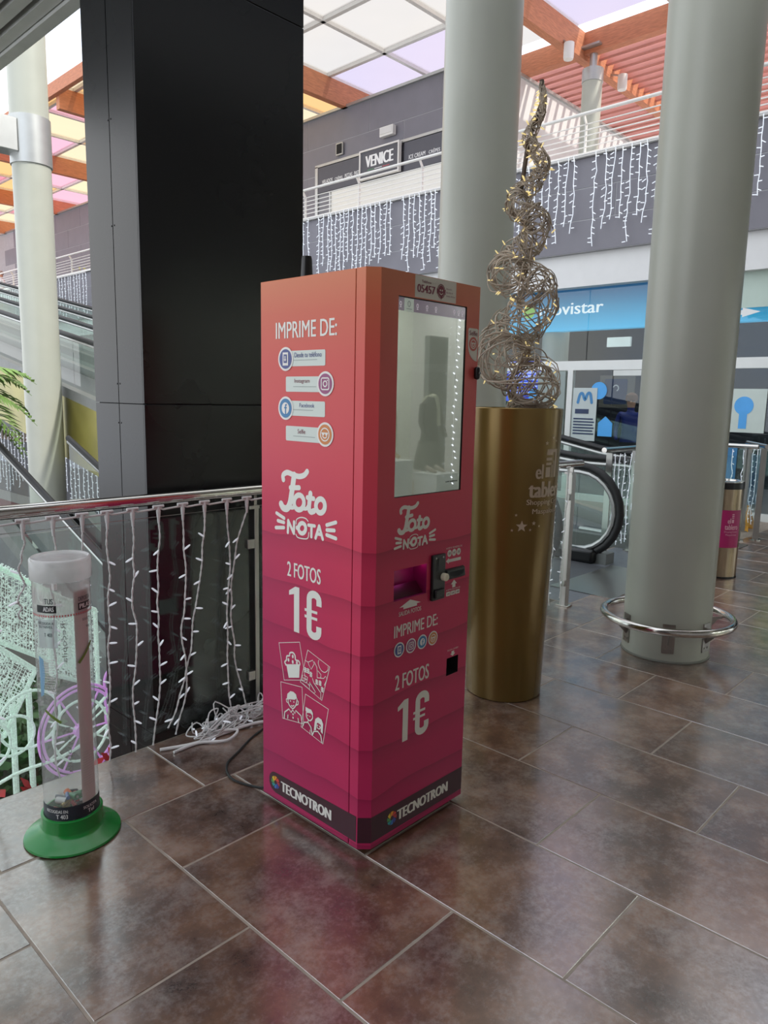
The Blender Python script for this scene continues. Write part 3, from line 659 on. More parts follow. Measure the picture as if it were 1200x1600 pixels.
a = Art().rect(.138, .182, SC[3]-.043, SC[3]-.004)
a.put('menu_tab', se, M_tab, scr)
a = Art()
for s in (.122, .2, .246, .29, .385, .408, .428): a.ring(s, SC[3]-.022, .004, .006, .002, 10); a.rect(s-.004, s+.004, SC[3]-.033, SC[3]-.031)
a.put('menu_icon', se, mat('icon_white', (190, 180, 190), .3, var=0, emit=.4, ecol=(200, 190, 200)), scr)
Art().ring(.16, SC[3]-.02, .006, .008, .0025, 12).rect(.148, .174, SC[3]-.036, SC[3]-.034).put('menu_icon', lambda s, z: (KX0+s, KY0+.0026, z), mat('icon_grey', (80, 90, 90), .3), scr)
a = Art()
for s in (.37, .378, .384, .394, .4, .406, .412, .42, .428): a.rect(s, s+.004, 1.222, 1.226)
a.put('menu_icon', se, M_dark, scr)
# number label
lb = Art().rect(.1815, .3865, 1.8115, 1.8785).put('number_label', FF(), mat('cream_label', (214, 206, 192), .5, var=.02), kio, 'cream sticker with the number 05457')
M_wine = mat('wine_ink', (120, 30, 52), .5, var=.02); M_ink = mat('dark_ink', (60, 30, 40), .5, var=.02)
a = Art().text('05457', .191, .279, 1.828, 1.852, .08).text('Teléfono', .212, .258, 1.858, 1.866, .01)
a.disc(.308, 1.842, .0155, .018).poly([(.302, 1.828), (.316, 1.828), (.309, 1.816)]).ring(.308, 1.842, .0185, .021, .0025).rect(.2865, .2925, 1.833, 1.849).rect(.3235, .3295, 1.833, 1.849)
for i, (w, l) in enumerate((('Atención', .03), ('técnica al', .034), ('cliente directo', .048))): a.text(w, .333, .333+l*.98, 1.85-.011*i, 1.856-.011*i)
a.put('lettering', FF(.0014), M_wine, lb)
Art().disc(.303, 1.845, .003, n=10).disc(.313, 1.845, .003, n=10).stroke(arc(.308, 1.84, .008, .008, 200, 340, 6), .0025).put('smile', FF(.002), mat('cream_label', (214, 206, 192)), lb)
# selfie sticker + camera
st = Art().poly([(.4605, 1.737), (.465, 1.741), (.510, 1.741), (.5155, 1.737), (.5135, 1.632)]+arc(.5135, 1.69, .053, .058, 268, 182, 7)).put('selfie_sticker', FF(), mat('cream_label', (214, 206, 192)), kio, 'cream Selfie sticker beside the screen')
Art().text('Selfie', .466, .511, 1.717, 1.733, .03).put('lettering', FF(.0014), M_wine, st)
Art().disc(.489, 1.689, .0235).put('badge', FF(.0014), mat('coral_ink', (196, 90, 76), .5), st)
def smiley(a, x, z, r, w):
    a.ring(x, z, r, r, w, 20); a.rect(x-r*.75, x+r*.75, z+r*.12, z+r*.32); a.disc(x-r*.38, z+r*.08, r*.26, n=10); a.disc(x+r*.38, z+r*.08, r*.26, n=10); a.stroke(arc(x, z-r*.1, r*.5, r*.45, 200, 340, 8), w)
a = Art(); smiley(a, .489, 1.689, .0145, .0032); a.put('smile', FF(.002), mat('cream_label', (214, 206, 192)), st)
cm = obj('camera_module', MB().box(KX0+.497, KX0+.515, KY0-.02, KY0, 1.57, 1.614), M_black, kio, 'black camera module', bev=.008)
obj('lens', MB().tube([(KX0+.506, KY0-.0225, 1.592), (KX0+.506, KY0-.0195, 1.592)], .006, 14), mat('lens_glass', (30, 30, 36), .05, spec=1), cm)
# coin mech + note slot
cn = obj('coin_unit', MB().box(KX0+.299, KX0+.367, KY0-.012, KY0, .82, .979), M_black, kio, 'black coin acceptor plate', bev=.003)
obj('coin_slot', MB().box(KX0+.3225, KX0+.3265, KY0-.0125, KY0-.0115, .925, .965), M_dark, cn)
obj('slot_rim', MB().box(KX0+.32, KX0+.322, KY0-.0135, KY0-.0115, .922, .967).box(KX0+.327, KX0+.329, KY0-.0135, KY0-.0115, .922, .967), mat('dark_chrome', (90, 90, 92), .3, 1), cn)
for s in (.314, .352): obj('screw', MB().tube([(KX0+s, KY0-.0135, .968), (KX0+s, KY0-.0118, .968)], .0035, 10), M_steelb, cn)
obj('return_knob', MB().tube([(KX0+.3535, KY0-.0115, .899), (KX0+.3535, KY0-.028, .899), (KX0+.3535, KY0-.031, .899)], [.0135, .0135, .0105], 18), mat('cream_button', (214, 206, 180), .4), cn)
obj('return_cup', MB().box(KX0+.309, KX0+.357, KY0-.02, KY0-.011, .828, .858), M_black, cn, bev=.004)
bl = obj('note_slot', MB().add([(KX0+.377, KY0, .877), (KX0+.484, KY0, .877), (KX0+.484, KY0, .918), (KX0+.377, KY0, .918), (KX0+.381, KY0-.013, .884), (KX0+.481, KY0-.013, .884), (KX0+.481, KY0-.009, .914), (KX0+.381, KY0-.009, .914)], [(4, 5, 6, 7), (0, 1, 5, 4), (3, 7, 6, 2), (0, 4, 7, 3), (1, 2, 6, 5)]), M_black, kio, 'black banknote acceptor', bev=.003)
a = Art().poly([(.391, .907), (.475, .907), (.473, .9)]+arc(.433, .9, .04, .012, 0, -180, 10)); a.put('mouth', lambda s, z: (KX0+s, KY0-.0136+(z-.884)*.133, z), M_dark, bl)
# ---------------- print on the front
M_wf = mat('pale_vinyl', (222, 218, 206), .5, var=.02)
def P(art, name, fn=FF, e=.0007, m=None, label=None): return art.put(name, fn(e), m or M_white, kio, label)
def foto(a, sx=1., ox=0., oz=0.):
    """hand-lettered logo drawn in its own 1 wide frame: x right, z up"""
    h = (0.000639916, -3.93275e-06, 0.0560608, 0.000264795, -0.000421662, 1.27709, 0.000171247, -2.444e-05)
    def T(pts):
        o = []
        for x, y in pts:
            d_ = h[6]*x+h[7]*y+1; p, z = (h[0]*x+h[1]*y+h[2])/d_, (h[3]*x+h[4]*y+h[5])/d_
            o.append((ox+sx*(p-.2508), oz+sx*(z-1.1338)))
        return o
    w = lambda k: sx*k*.00058
    c = lambda pts, k, cl=False: a.stroke(T(smooth2(pts)), w(k), cl)
    c([(132, 168), (130, 128), (165, 104), (215, 122), (270, 140), (318, 128), (344, 96)], 32)
    c([(228, 128), (216, 220), (204, 300), (190, 380), (165, 425), (130, 418), (112, 385)], 42)
    a.stroke(T([(195, 240), (272, 240)]), w(30))
    c([(180, 415), (215, 418), (235, 405)], 24)
    a.stroke(T(arc(272, 372, 44, 66, 0, 360, 24)[:-1]), w(32), True)
    c([(300, 425), (335, 428), (350, 410)], 22)
    c([(374, 292), (364, 380), (362, 430), (378, 456), (405, 448)], 34); a.stroke(T([(346, 328), (402, 338)]), w(28))
    a.stroke(T(arc(463, 403, 40, 62, 0, 360, 24)[:-1]), w(32), True)
    for l in ([(172, 640), (176, 532)], [(176, 534), (224, 645)], [(226, 648), (228, 545)], [(356, 574), (412, 582)], [(384, 580), (382, 678)], [(420, 690), (452, 582)], [(452, 582), (484, 700)], [(432, 652), (472, 658)]): a.stroke(T(l), w(20))
    a.stroke(T(arc(300, 602, 32, 46, 0, 360, 24)[:-1]), w(26), True)
    a.disc(*T([(256, 598)])[0], w(14))
    c([(246, 565), (250, 525), (285, 506), (330, 514), (354, 540)], 7); c([(244, 655), (262, 684), (320, 697), (352, 688), (360, 640)], 7)
    for p, q in (((72, 466), (140, 512)), ((84, 534), (138, 550)), ((66, 596), (138, 596)), ((520, 574), (602, 550)), ((522, 618), (588, 622)), ((520, 662), (602, 694))): a.stroke(T([p, q]), w(22))
    return a
P(foto(Art(), .655, .2165, 1.0845), 'logo', m=M_wf, label='white hand-lettered logo with camera doodle')
a = Art().poly([(.142, .819), (.2, .831), (.258, .819)] if False else [(.145, .826), (.198, .845), (.253, .826), (.233, .826), (.233, .818), (.165, .818), (.165, .826)])
P(a.text('SALIDA FOTOS', .143, .255, .797, .812, .015), 'lettering', m=M_wf)
P(Art().text('IMPRIME DE:', .1225, .346, .727, .768, .022), 'lettering', m=M_wf)
P(Art().text('2 FOTOS', .133, .307, .544, .597, .03), 'lettering', m=M_wf)
def euro1(a, x0, z0, z1, wd):
    """condensed 1 and euro sign, strokes in one box"""
    h = z1-z0; k = wd
    a.poly([(x0+k*.16, z0), (x0+k*.33, z0), (x0+k*.33, z1), (x0+k*.2, z1), (x0, z1-h*.12), (x0, z1-h*.22), (x0+k*.16, z1-h*.17)])
    ex, ew = x0+k*.5, k*.5; w = k*.155
    pts = [(ex+ew*.88, z1-h*.28)]+[(ex+ew*.28+ew*.3+math.cos(math.radians(t))*ew*.3, z1-h*.17+math.sin(math.radians(t))*h*.12) for t in range(0, 181, 20)]+[(ex+ew*.28+ew*.3+math.cos(math.radians(t))*ew*.3, z0+h*.17+math.sin(math.radians(t))*h*.12) for t in range(180, 361, 20)]+[(ex+ew*.88, z0+h*.28)]
    a.stroke(pts, w, rnd=False)
    a.rect(ex, ex+ew*.78, z0+h*.54, z0+h*.6); a.rect(ex, ex+ew*.78, z0+h*.4, z0+h*.46); return a
P(euro1(Art(), .15, .35, .5, .16), 'price', m=M_wf)
P(Art().text('ACEPTA MONEDAS DE', .38, .47, .988, .994), 'instruction', m=M_wf); a = Art(); a.poly([(.381, .9455), (.397, .956), (.397, .951), (.465, .951), (.465, .94), (.397, .94), (.397, .935)])
P(a, 'arrow', m=M_wf); a = Art(); a.poly([(.4135, .858), (.4305, .873), (.4475, .858), (.439, .858), (.439, .846), (.422, .846), (.422, .858)]); P(a, 'arrow', m=M_wf); P(Art().text('ACEPTA BILLETES DE', .387, .467, .838, .843), 'instruction', m=M_wf)
P(Art().text('SALIDA CAMBIO', .407, .47, .613, .619), 'instruction', m=M_wf); a = Art(); a.poly([(.4385, .59), (.424, .6), (.431, .6), (.431, .609), (.446, .609), (.446, .6), (.453, .6)])
P(a, 'arrow', m=M_wf)
a = Art(); b = Art()
for s, w in ((.3995, '50'), (.4255, '1€'), (.4515, '2€')): a.disc(s, .972, .0118, .0125); b.text(w, s-.0065, s+.0065, .9675, .9765, .04)
for s, w in ((.388, '5€'), (.4145, '10€'), (.441, '20€')): a.rect(s, s+.024, .819, .834, .002); b.text(w, s+.004, s+.02, .823, .83, .04)
k = P(a, 'coin_symbols', m=M_wf); b.put('lettering', FF(.0014), M_wine, k)
# round icons
M_nav, M_mag, M_fb, M_or = mat('indigo_ink', (74, 84, 140), .5), mat('mauve_ink', (150, 78, 120), .5), mat('blue_ink', (64, 124, 170), .5), mat('amber_ink', (206, 128, 66), .5)
M_ivory = mat('ivory_vinyl', (228, 224, 218), .5, var=.02)
def icon(kind, s, z, r, fn, parent):
    q = Art().disc(s, z, r).put('icon_badge', fn(.0018), M_ivory, parent)
    Art().disc(s, z, r*.82).put('icon_disc', fn(.0024), {'p': M_nav, 'i': M_mag, 'f': M_fb, 's': M_or}[kind], q)
    a = Art(); w = r*.09
    if kind == 'p':
        a.rect(s-r*.36, s+r*.36, z-r*.55, z+r*.55)
        b = Art().rect(s-r*.22, s+r*.22, z-r*.33, z+r*.38); b.put('icon_pane', fn(.0036), M_nav, q)
        c_ = Art().rect(s-r*.06, s+r*.06, z-r*.05, z+r*.25).poly([(s, z-r*.24), (s+r*.15, z-r*.02), (s-r*.15, z-r*.02)]); c_.put('icon_arrow', fn(.0042), M_ivory, q)
    if kind == 'i':
        e = r*.46; P_ = []
        for cx, cy, t0 in ((s+e*.65, z-e*.65, -90), (s+e*.65, z+e*.65, 0), (s-e*.65, z+e*.65, 90), (s-e*.65, z-e*.65, 180)): P_ += arc(cx, cy, e*.35, e*.35, t0, t0+90, 4)
        a.stroke(P_, r*.1, True); a.ring(s, z, r*.22, r*.22, r*.1, 18); a.disc(s+r*.27, z+r*.27, r*.06, n=8)
    if kind == 'f':
        a.disc(s, z, r*.5); b = Art(); b.stroke(smooth2([(s+r*.2, z+r*.28), (s+r*.06, z+r*.28), (s+r*.03, z+r*.12), (s+r*.03, z-r*.5)]), r*.14, rnd=False); b.rect(s-r*.14, s+r*.2, z-r*.02, z+r*.1); b.put('icon_letter', fn(.0036), M_fb, q)
    if kind == 's': smiley(a, s, z, r*.52, r*.1)
    a.put('icon_mark', fn(.003), M_ivory, q)
for kd, s in (('p', .148), ('i', .207), ('f', .2645), ('s', .3215)): icon(kd, s, .684, .0255, FF, kio)
# ---------------- print on the left side
P(Art().text('IMPRIME DE:', .098, .3985, 1.6886, 1.7415, .022), 'lettering', LF)
def cardrow(z0, z1, txt, tx0, tx1, tz0, tz1, lx0, lx1, col):
    q = Art().rect(.151, .3462, z0, z1, .005).put('caption_card', LF(.0008), mat('pale_card', (206, 214, 206), .5, var=.02), kio)
    Art().text(txt, tx0, tx1, tz0, tz1, .008).put('lettering', LF(.0014), col, q)
    Art().rect(lx0, lx1, tz0-.0095, tz0-.0078).put('rule', LF(.0014), mat('rule_grey', (140, 150, 146), .5), q)
cardrow(1.598, 1.648, 'Desde tu teléfono', .196, .329, 1.626, 1.642, .191, .308, M_nav)
cardrow(1.5153, 1.5648, 'Instagram', .196, .272, 1.541, 1.5575, .19, .305, M_wine)
cardrow(1.437, 1.486, 'Facebook', .222, .296, 1.4655, 1.479, .19, .29, M_nav)
cardrow(1.3533, 1.4026, 'Selfie', .213, .252, 1.379, 1.394, .19, .3, M_wine)
for kd, s, z in (('p', .151, 1.6222), ('i', .348, 1.5415), ('f', .151, 1.4607), ('s', .3485, 1.3822)): icon(kd, s, z, .039, LF, kio)
P(foto(Art(), 1., .2508, 1.1338), 'logo', LF, label='white hand-lettered logo with camera doodle')
P(Art().text('2 FOTOS', .1576, .332, .886, .938, .03), 'lettering', LF)
P(euro1(Art(), .168, .694, .855, .166), 'price', LF)
# four line-drawn snapshots
# drawn in its own slanted frame, laid flat on the panel by one projective map
def proj_art(h, pts): return [((h[0]*x+h[1]*y+h[2])/(h[6]*x+h[7]*y+1), (h[3]*x+h[4]*y+h[5])/(h[6]*x+h[7]*y+1)) for x, y in pts]
H_SNAP = (0.000451091, -2.77228e-06, 0.0519516, 0.00018666, -0.000297239, 0.650996, 0.000120716, -1.72283e-05)
art_m = lambda pts: proj_art(H_SNAP, pts)
PH = Art()
def ln(pts, w=.0035, cl=False, sm=False): PH.stroke(smooth2(art_m(pts), 3) if sm else art_m(pts), w, cl)
for fr in ([(136, 120), (408, 112), (486, 612), (205, 610)], [(515, 215), (805, 440), (700, 878), (418, 635)], [(160, 633), (440, 705), (460, 1190), (185, 1112)], [(485, 795), (787, 995), (715, 1452), (428, 1225)]): ln(fr, .003, True)
PH.poly(art_m([(235, 415), (410, 415), (403, 580), (265, 580)]))
ln([(232, 410), (212, 375), (235, 345), (240, 295), (275, 290), (280, 255), (320, 250), (348, 290), (355, 345), (395, 360), (412, 400), (398, 425)], .006, sm=True)
ln([(225, 412), (405, 412)], .005)
for x, y in ((262, 345), (318, 300), (318, 372), (372, 385)): PH.disc(*art_m([(x, y)])[0], .005, .007, 10)
ln([(660, 350), (655, 400), (690, 480), (740, 510), (780, 480), (783, 440)], .0025, sm=True)
ln([(480, 350), (520, 375), (580, 350), (600, 400), (560, 470), (530, 410), (520, 375)], .0025); ln([(600, 370), (635, 440), (640, 500), (640, 580)], .0025); ln([(650, 490), (690, 540), (685, 580)], .0025); ln([(640, 580), (725, 590), (750, 560), (770, 600), (735, 680)], .0025)
for x, y in ((485, 475), (522, 490), (558, 535), (635, 635), (680, 650), (708, 735)):
    for dy in (-22, 0, 22): ln([(x-14, y+dy-4), (x+14, y+dy+10)], .004)
    ln([(x, y-30), (x, y+30)], .004)
for l in ([(450, 545), (440, 615), (505, 650)], [(470, 545), (515, 575), (505, 640)], [(455, 580), (510, 605)], [(450, 655), (540, 735)], [(545, 640), (540, 735), (600, 785), (620, 770), (555, 660)], [(580, 590), (600, 650), (690, 780), (690, 850)], [(520, 660), (545, 690)]): ln(l, .003)
PH.poly(art_m([(262, 865), (245, 845), (250, 790), (290, 755), (330, 765), (365, 800), (375, 850), (345, 870), (300, 865)]))
ln([(258, 860), (270, 930), (320, 985), (362, 940), (378, 860)], .0045, sm=True)
ln([(250, 855), (235, 860), (240, 895), (262, 910)], .004); ln([(378, 880), (395, 890), (392, 930), (368, 940)], .004)
ln([(300, 945), (315, 955), (335, 945)], .004)
for x, y in ((290, 885), (335, 898)): PH.disc(*art_m([(x, y)])[0], .003, n=8)
ln([(208, 1110), (215, 1030), (270, 990), (300, 1035), (320, 1000), (350, 1050), (360, 1010), (430, 1080), (445, 1180)], .005); ln([(255, 1110), (258, 1070)], .004); ln([(400, 1170), (390, 1115)], .004)
for x, y in ((325, 1060), (325, 1105)): PH.disc(*art_m([(x, y)])[0], .004, n=10)
PH.poly(art_m([(490, 960), (530, 985), (565, 1000), (588, 1050), (585, 1080), (550, 1045), (505, 1040), (490, 1010)]))
ln([(500, 1040), (505, 1100), (545, 1145), (580, 1115), (582, 1080)], .0045, sm=True); ln([(525, 1145), (520, 1165)], .004)
ln([(455, 1210), (470, 1165), (520, 1165), (560, 1230), (575, 1320)], .005); ln([(445, 1235), (455, 1200)], .003); ln([(550, 1320), (550, 1270)], .003)
PH.poly(art_m([(610, 1170), (620, 1120), (655, 1098), (700, 1130), (722, 1190), (715, 1320), (690, 1290), (690, 1200), (650, 1170), (632, 1190), (628, 1270), (600, 1270)]))
ln([(632, 1185), (645, 1240), (670, 1255), (690, 1230)], .004); ln([(580, 1330), (600, 1285), (650, 1285), (690, 1340), (705, 1430)], .005)
for x, y in ((520, 1075), (548, 1088), (650, 1205), (675, 1220)): PH.disc(*art_m([(x, y)])[0], .0026, n=8)
P(PH, 'snapshot_drawing', LF, label='white line drawing of four snapshots')
# ---------------- dark band with the maker's name
M_band = mat('dark_plum_band', (62, 22, 36), .45, var=.04)
b1 = Art().poly([(.515, .044), (.515, .1365), (.087, .128)]+arc(.087, .089, .035, .039, 90, 270, 10)+[(.087, .048)]).put('name_band', LF(), M_band, kio)
b2 = Art().rect(0, .52-CH, .044, .1345).xf(lambda s, z: (s+CH, z)).put('name_band', FF(), M_band, kio)
obj('name_band', MB().add([(KX0-.0006, KY0+CH-.0006, .044), (KX0+CH-.0006, KY0-.0006, .044), (KX0+CH-.0006, KY0-.0006, .1345), (KX0-.0006, KY0+CH-.0006, .1345)], [(0, 1, 2, 3)]), M_band, kio, smooth=False)
WH = [((214, 70, 60)), ((230, 150, 50)), ((226, 196, 60)), ((90, 160, 90)), ((50, 150, 150)), ((60, 120, 190)), ((70, 80, 160)), ((180, 60, 70))]
def wheel(fn, s, z, r, parent):
    for i, c_ in enumerate(WH):
        t0 = 22.5+45*i; A_ = lambda t, rr: (s+rr*math.cos(math.radians(t)), z+rr*math.sin(math.radians(t)))
        Art().poly([A_(t0+k*9, r) for k in range(5)]+[A_(t0+70, r*.36), A_(t0+25, r*.36)]).put('wheel_segment', fn(.0014), mat('wheel_ink_%d' % i, c_, .5, var=.01), parent)
wheel(LF, .0905, .089, .024, b1); Art().text('TECNOTRON', .122, .395, .069, .107, .1).put('lettering', LF(.0014), M_ivory, b1)
wheel(FF, .1325, .091, .024, b2); Art().text('TECNOTRON', .1585, .436, .07, .108, .1).put('lettering', FF(.0014), mat('pale_vinyl', (222, 218, 206)), b2)
# ---------------- print on the back (seen mirrored in the glass)
P(Art().text('2 FOTOS', .06, .24, .886, .938, .01), 'lettering', BF); P(euro1(Art(), .07, .694, .855, .166), 'price', BF)
P(foto(Art(), 1., .16, 1.1338), 'logo', BF)
P(Art().rect(.09, .2, .35, .43), 'rating_plate', BF, m=mat('pale_card', (206, 214, 206)))
# antenna
obj('antenna', MB().lathe([(0, 1.879), (.0235, 1.879), (.0235, 1.886), (.019, 1.975), (.017, 1.985), (.0, 1.988)], 1.735, 2.03, 20), M_black, kio, 'short black antenna stub')
# power lead
obj('power_lead', MB().tube(smooth2([(1.60, 2.075, .03), (1.585, 2.13, .006), (1.55, 2.25, .006), (1.60, 2.36, .006), (1.70, 2.42, .006), (1.85, 2.5, .006), (2.05, 2.56, .006), (2.2, 2.58, .006)], 6), .0048, 7), M_rubber, kio)

# ================================================================== NEAR FENCE
FV = 2.70
fn = thing('glass_balustrade', (1.0, FV, 0), 'near glass balustrade with a thick polished steel handrail', 'balustrade')
def fv(x): return FV-max(0, x-2.02)*.041
obj('handrail', MB().tube([(-2.5, FV+.03, 1.076), (2.02, FV+.03, 1.068), (4.88, fv(4.88)+.03, 1.06)], .0255, 20), M_steel, fn, 'polished steel handrail')
for x in (.24, 2.02, 3.4, 4.76):
    w = .012 if x < 4 else .026; v = fv(x)
    p = obj('post', MB().box(x-w, x+w, v+.01, v+.06, -.02, .99), M_steelb, fn, bev=.002)
    obj('cradle', MB().box(x-.045, x+.012, v+.005, v+.065, .985, 1.0).box(x-.008, x+.008, v+.02, v+.045, 1.0, 1.045), M_steelb, p)
    obj('base_flange', MB().box(x-.035, x+.035, v-.015, v+.085, -.001, .012), M_steel, p, bev=.003)
    for z in (.18, .82): obj('clamp', MB().box(x-.05, x+w, v+.012, v+.04, z-.022, z+.022), M_steelb, p, bev=.003)
for a, b in ((-2.4, .21), (.27, 1.985), (2.05, 3.37), (3.43, 4.71)):
    obj('glass_pane', MB().box(a, b, 0, .01, -.12, .985).map(lambda x, y, z: (x, fv(x)+.022+y, z)), M_glass, fn, smooth=False)
obj('wire_line', MB().tube([(-2.4, FV+.012, 1.0), (2.02, FV+.012, .998), (4.7, fv(4.7)+.012, .995)], .0012, 5), M_steelb, fn)
# light curtain on it
cu = thing('light_curtain', (1.4, FV-.01, 1.0), 'curtain of white twisted light strands hanging from the near handrail', 'light curtain')
LV = FV-.012
LVx = lambda x: fv(x)-.012
obj('lead_cable', MB().tube(smooth2([(.3+.1105*i+.03*(j), LVx(.3+.1105*i), 1.037-.006*math.sin(j*PI)) for i in range(39) for j in (0, .5)], 2), .0042, 7), M_wire, cu)
bulb_me = MB().tube([(0, 0, 0), (.008, 0, 0), (.0105, 0, 0), (.024, 0, 0), (.032, 0, 0), (.034, 0, 0)], [.0032, .0034, .0044, .0042, .0028, .0012], 7).mesh('bulb')
con_me = MB().tube([(0, 0, .012), (0, 0, -.008)], .0085, 9).tube([(-.024, 0, .01), (.024, 0, .01)], .0062, 8).tube([(0, 0, -.008), (0, 0, -.034)], [.0095, .0072], 9).tube([(0, 0, -.034), (0, 0, -.06)], [.0062, .005], 9).mesh('connector')
SX = [.76, .868, .977, 1.083, 1.192, 1.29, 1.396, 1.509, 1.621, 1.727, 1.841, 1.948, 2.1, 2.35, 2.6, 2.9, 3.55, 3.75, 3.95, 4.15, 4.35, 4.5, 4.64]
drift = {6: (1.40, 1.385, 1.39, 1.375, 1.37), 7: (1.51, 1.50, 1.495, 1.49, 1.45), 8: (1.62, 1.63, 1.60, 1.63, 1.56), 9: (1.72, 1.70, 1.66, 1.62, 1.53), 10: (1.845, 1.85, 1.84, 1.83, 1.85), 11: (1.93, 1.87, 1.85, 1.88, 1.93)}
for i, x in enumerate(SX):
    rd = random.Random(50+i); L = .96 if 4 <= i <= 7 else rd.uniform(.88, 1.0)
    if i == 2: L = .3
    pts = []; n = 14; dr = drift.get(i)
    for k in range(n+1):
        t = k/n
        if dr: j = min(3, int(t*4)); f_ = t*4-j; xx = dr[j]*(1-f_)+dr[j+1]*f_
        else: xx = x+rd.uniform(-.008, .008)-.03*t
        pts.append((xx+(0 if k == 0 else rd.uniform(-.006, .006)), LVx(x)+rd.uniform(-.008, .003), .985-L*t))
    pts[0] = (x, LVx(x), .985); path = smooth2(pts, 5)
    mb = MB()
    for ph in (0, PI):
        mb.tube([(p[0]+.0021*math.cos(j*1.25+ph), p[1]+.0021*math.sin(j*1.25+ph), p[2]) for j, p in enumerate(path)], .0025, 5)
    st = obj('strand', mb, M_wire, cu)
    link('connector', con_me, M_wire, st, (x, LVx(x), 1.035))
    zt = .87+rd.uniform(-.03, .03)
    while zt > 1-L+.0:
        k = min(range(len(path)), key=lambda j: abs(path[j][2]-zt)); p = path[k]
        b = link('bulb', bulb_me, M_lit if (i == 6 and abs(zt-.62) < .03) else M_bulb, st, p)
        sd = rd.choice((-1, 1)); b.rotation_euler = (0, rd.uniform(-.85, .85)+(0 if sd > 0 else PI), rd.uniform(-.4, .4))
        zt -= rd.uniform(.07, .115)
# pile of slack cable at the post
pile = thing('cable_heap', (1.85, 2.62, 0), 'tangled heap of white cable at the foot of the fence post', 'cables')
rd = random.Random(3); mb = MB()
for i in range(16):
    c0 = rd.uniform(1.68, 2.02); pts = []
    for k in range(9):
        pts.append((c0+rd.uniform(-.11, .11), 2.64+rd.uniform(-.05, .05), max(.006, rd.gauss(.035, .03))))
    mb.tube(smooth2(pts, 4), .0032, 5)
obj('slack_cable', mb, M_wire, pile, kind='stuff')
obj('main_cable', MB().tube(smooth2([(1.47, 2.66, .008), (1.6, 2.61, .008), (1.75, 2.6, .01), (1.9, 2.58, .014), (2.05, 2.52, .014), (2.3, 2.5, .01)], 6), .0075, 8), M_wire, pile)
obj('main_cable', MB().tube(smooth2([(1.5, 2.6, .008), (1.62, 2.6, .008), (1.72, 2.53, .012), (1.8, 2.57, .02), (1.72, 2.62, .025), (1.8, 2.65, .04), (2.0, 2.62, .02)], 6), .0065, 8), M_wire, pile)
for k in range(10):
    b = link('bulb', bulb_me, M_bulb, pile, (rd.uniform(1.55, 2.0), 2.62+rd.uniform(-.06, .05), rd.uniform(.01, .07))); b.rotation_euler = (rd.uniform(-1, 1), rd.uniform(-.6, .6), rd.uniform(0, 6))

# ================================================================== BATTERY TUBE
TX, TY, TR = .964, 2.35, .0875
bt = thing('recycling_tube', (TX, TY, 0), 'clear battery recycling tube on a green round foot', 'recycling tube')
M_green = mat('glossy_green_plastic', (26, 128, 52), .22, var=.05)
obj('foot', MB().lathe([(0, .0), (.15, .0), (.156, .004), (.154, .01), (.135, .021), (.11, .032), (.1, .04), (.098, .046), (.0985, .09), (.094, .092), (.09, .092), (.09, .05), (0, .05)], TX, TY, 56), M_green, bt, 'glossy green foot')
obj('tube_wall', MB().lathe([(TR, .05), (TR, .93)], TX, TY, 56), glass('acrylic_tube', (.94, .96, .96), haze=.16, hcol=(.95, .96, .96)), bt)
M_lid = glass('milky_lid', (.9, .9, .9), haze=.72, hcol=(.88, .88, .87))
obj('lid', MB().lathe([(.0935, .903), (.0945, .905), (.0945, .965), (.091, .972), (.088, .974), (.084, .968), (0, .966)], TX, TY, 56), M_lid, bt, 'milky white lid')
obj('lid_tab', MB().box(TX-.06, TX-.05, TY-.09, TY-.07, .885, .905), M_lid, bt)
tang = math.atan2(-TY, -TX)          # the side that faces the walkway
def TS(r=TR+.0008): return lambda s, z: (TX+r*math.cos(tang+s/TR), TY+r*math.sin(tang+s/TR), z)
def tput(a, name, m, r=TR+.0008, label=None): return a.dense(.012).put(name, TS(r), m, bt, label)
M_navy = mat('navy_print', (34, 40, 52), .4, var=.03); M_tw = mat('tube_white', (226, 226, 226), .5, var=.02)
tput(Art().rect(-.13, .13, .093, .142), 'footer_band', M_navy)
tput(Art().text('RECOGIDAS EN:', -.09, -.012, .12, .131, .03).text('T 403', -.052, -.014, .1, .115, .03).text('SOLICITA', .035, .09, .12, .13, .03).text('Tel', .05, .075, .102, .115, .03), 'lettering', M_tw, TR+.0014)
tput(Art().rect(-.13, .13, .79, .9), 'header_film', glass('header_film', (.86, .83, .82), haze=.4, hcol=(.84, .79, .78)))
tput(Art().rect(.035, .098, .14, .87), 'card_strip', mat('rosy_card', (212, 196, 190), .5, var=.04), TR-.004, 'rosy grey card strip inside')
tput(Art().rect(-.085, -.018, .69, .785), 'notice_film', glass('notice_film', (.8, .82, .84), haze=.4, hcol=(.75, .77, .8)))
tput(Art().text('TUS', -.055, -.027, .835, .853, .03), 'lettering', M_navy, TR+.0014)
tput(Art().rect(-.085, -.018, .806, .83), 'caption_bar', mat('black_print', (24, 24, 28), .4), TR+.0012); tput(Art().text('ADAS', -.06, -.025, .811, .826, .04), 'lettering', M_tw, TR+.0018)
tput(Art().rect(.048, .1, .806, .83), 'caption_bar', mat('black_print', (24, 24, 28), .4), TR+.0012); tput(Art().text('PILAS', .053, .1, .811, .826, .04), 'lettering', M_tw, TR+.0018)
tput(Art().text('DEPOSITA', .05, .1, .836, .85, .03), 'lettering', M_navy, TR+.0014)
a = Art()
for i in range(30): s = -.12+.0083*i; a.poly([(s, .798), (s+.006, .798), (s+.003, .7905)])
tput(a, 'pennant_line', mat('red_pennants', (190, 60, 70), .5), TR+.0014)
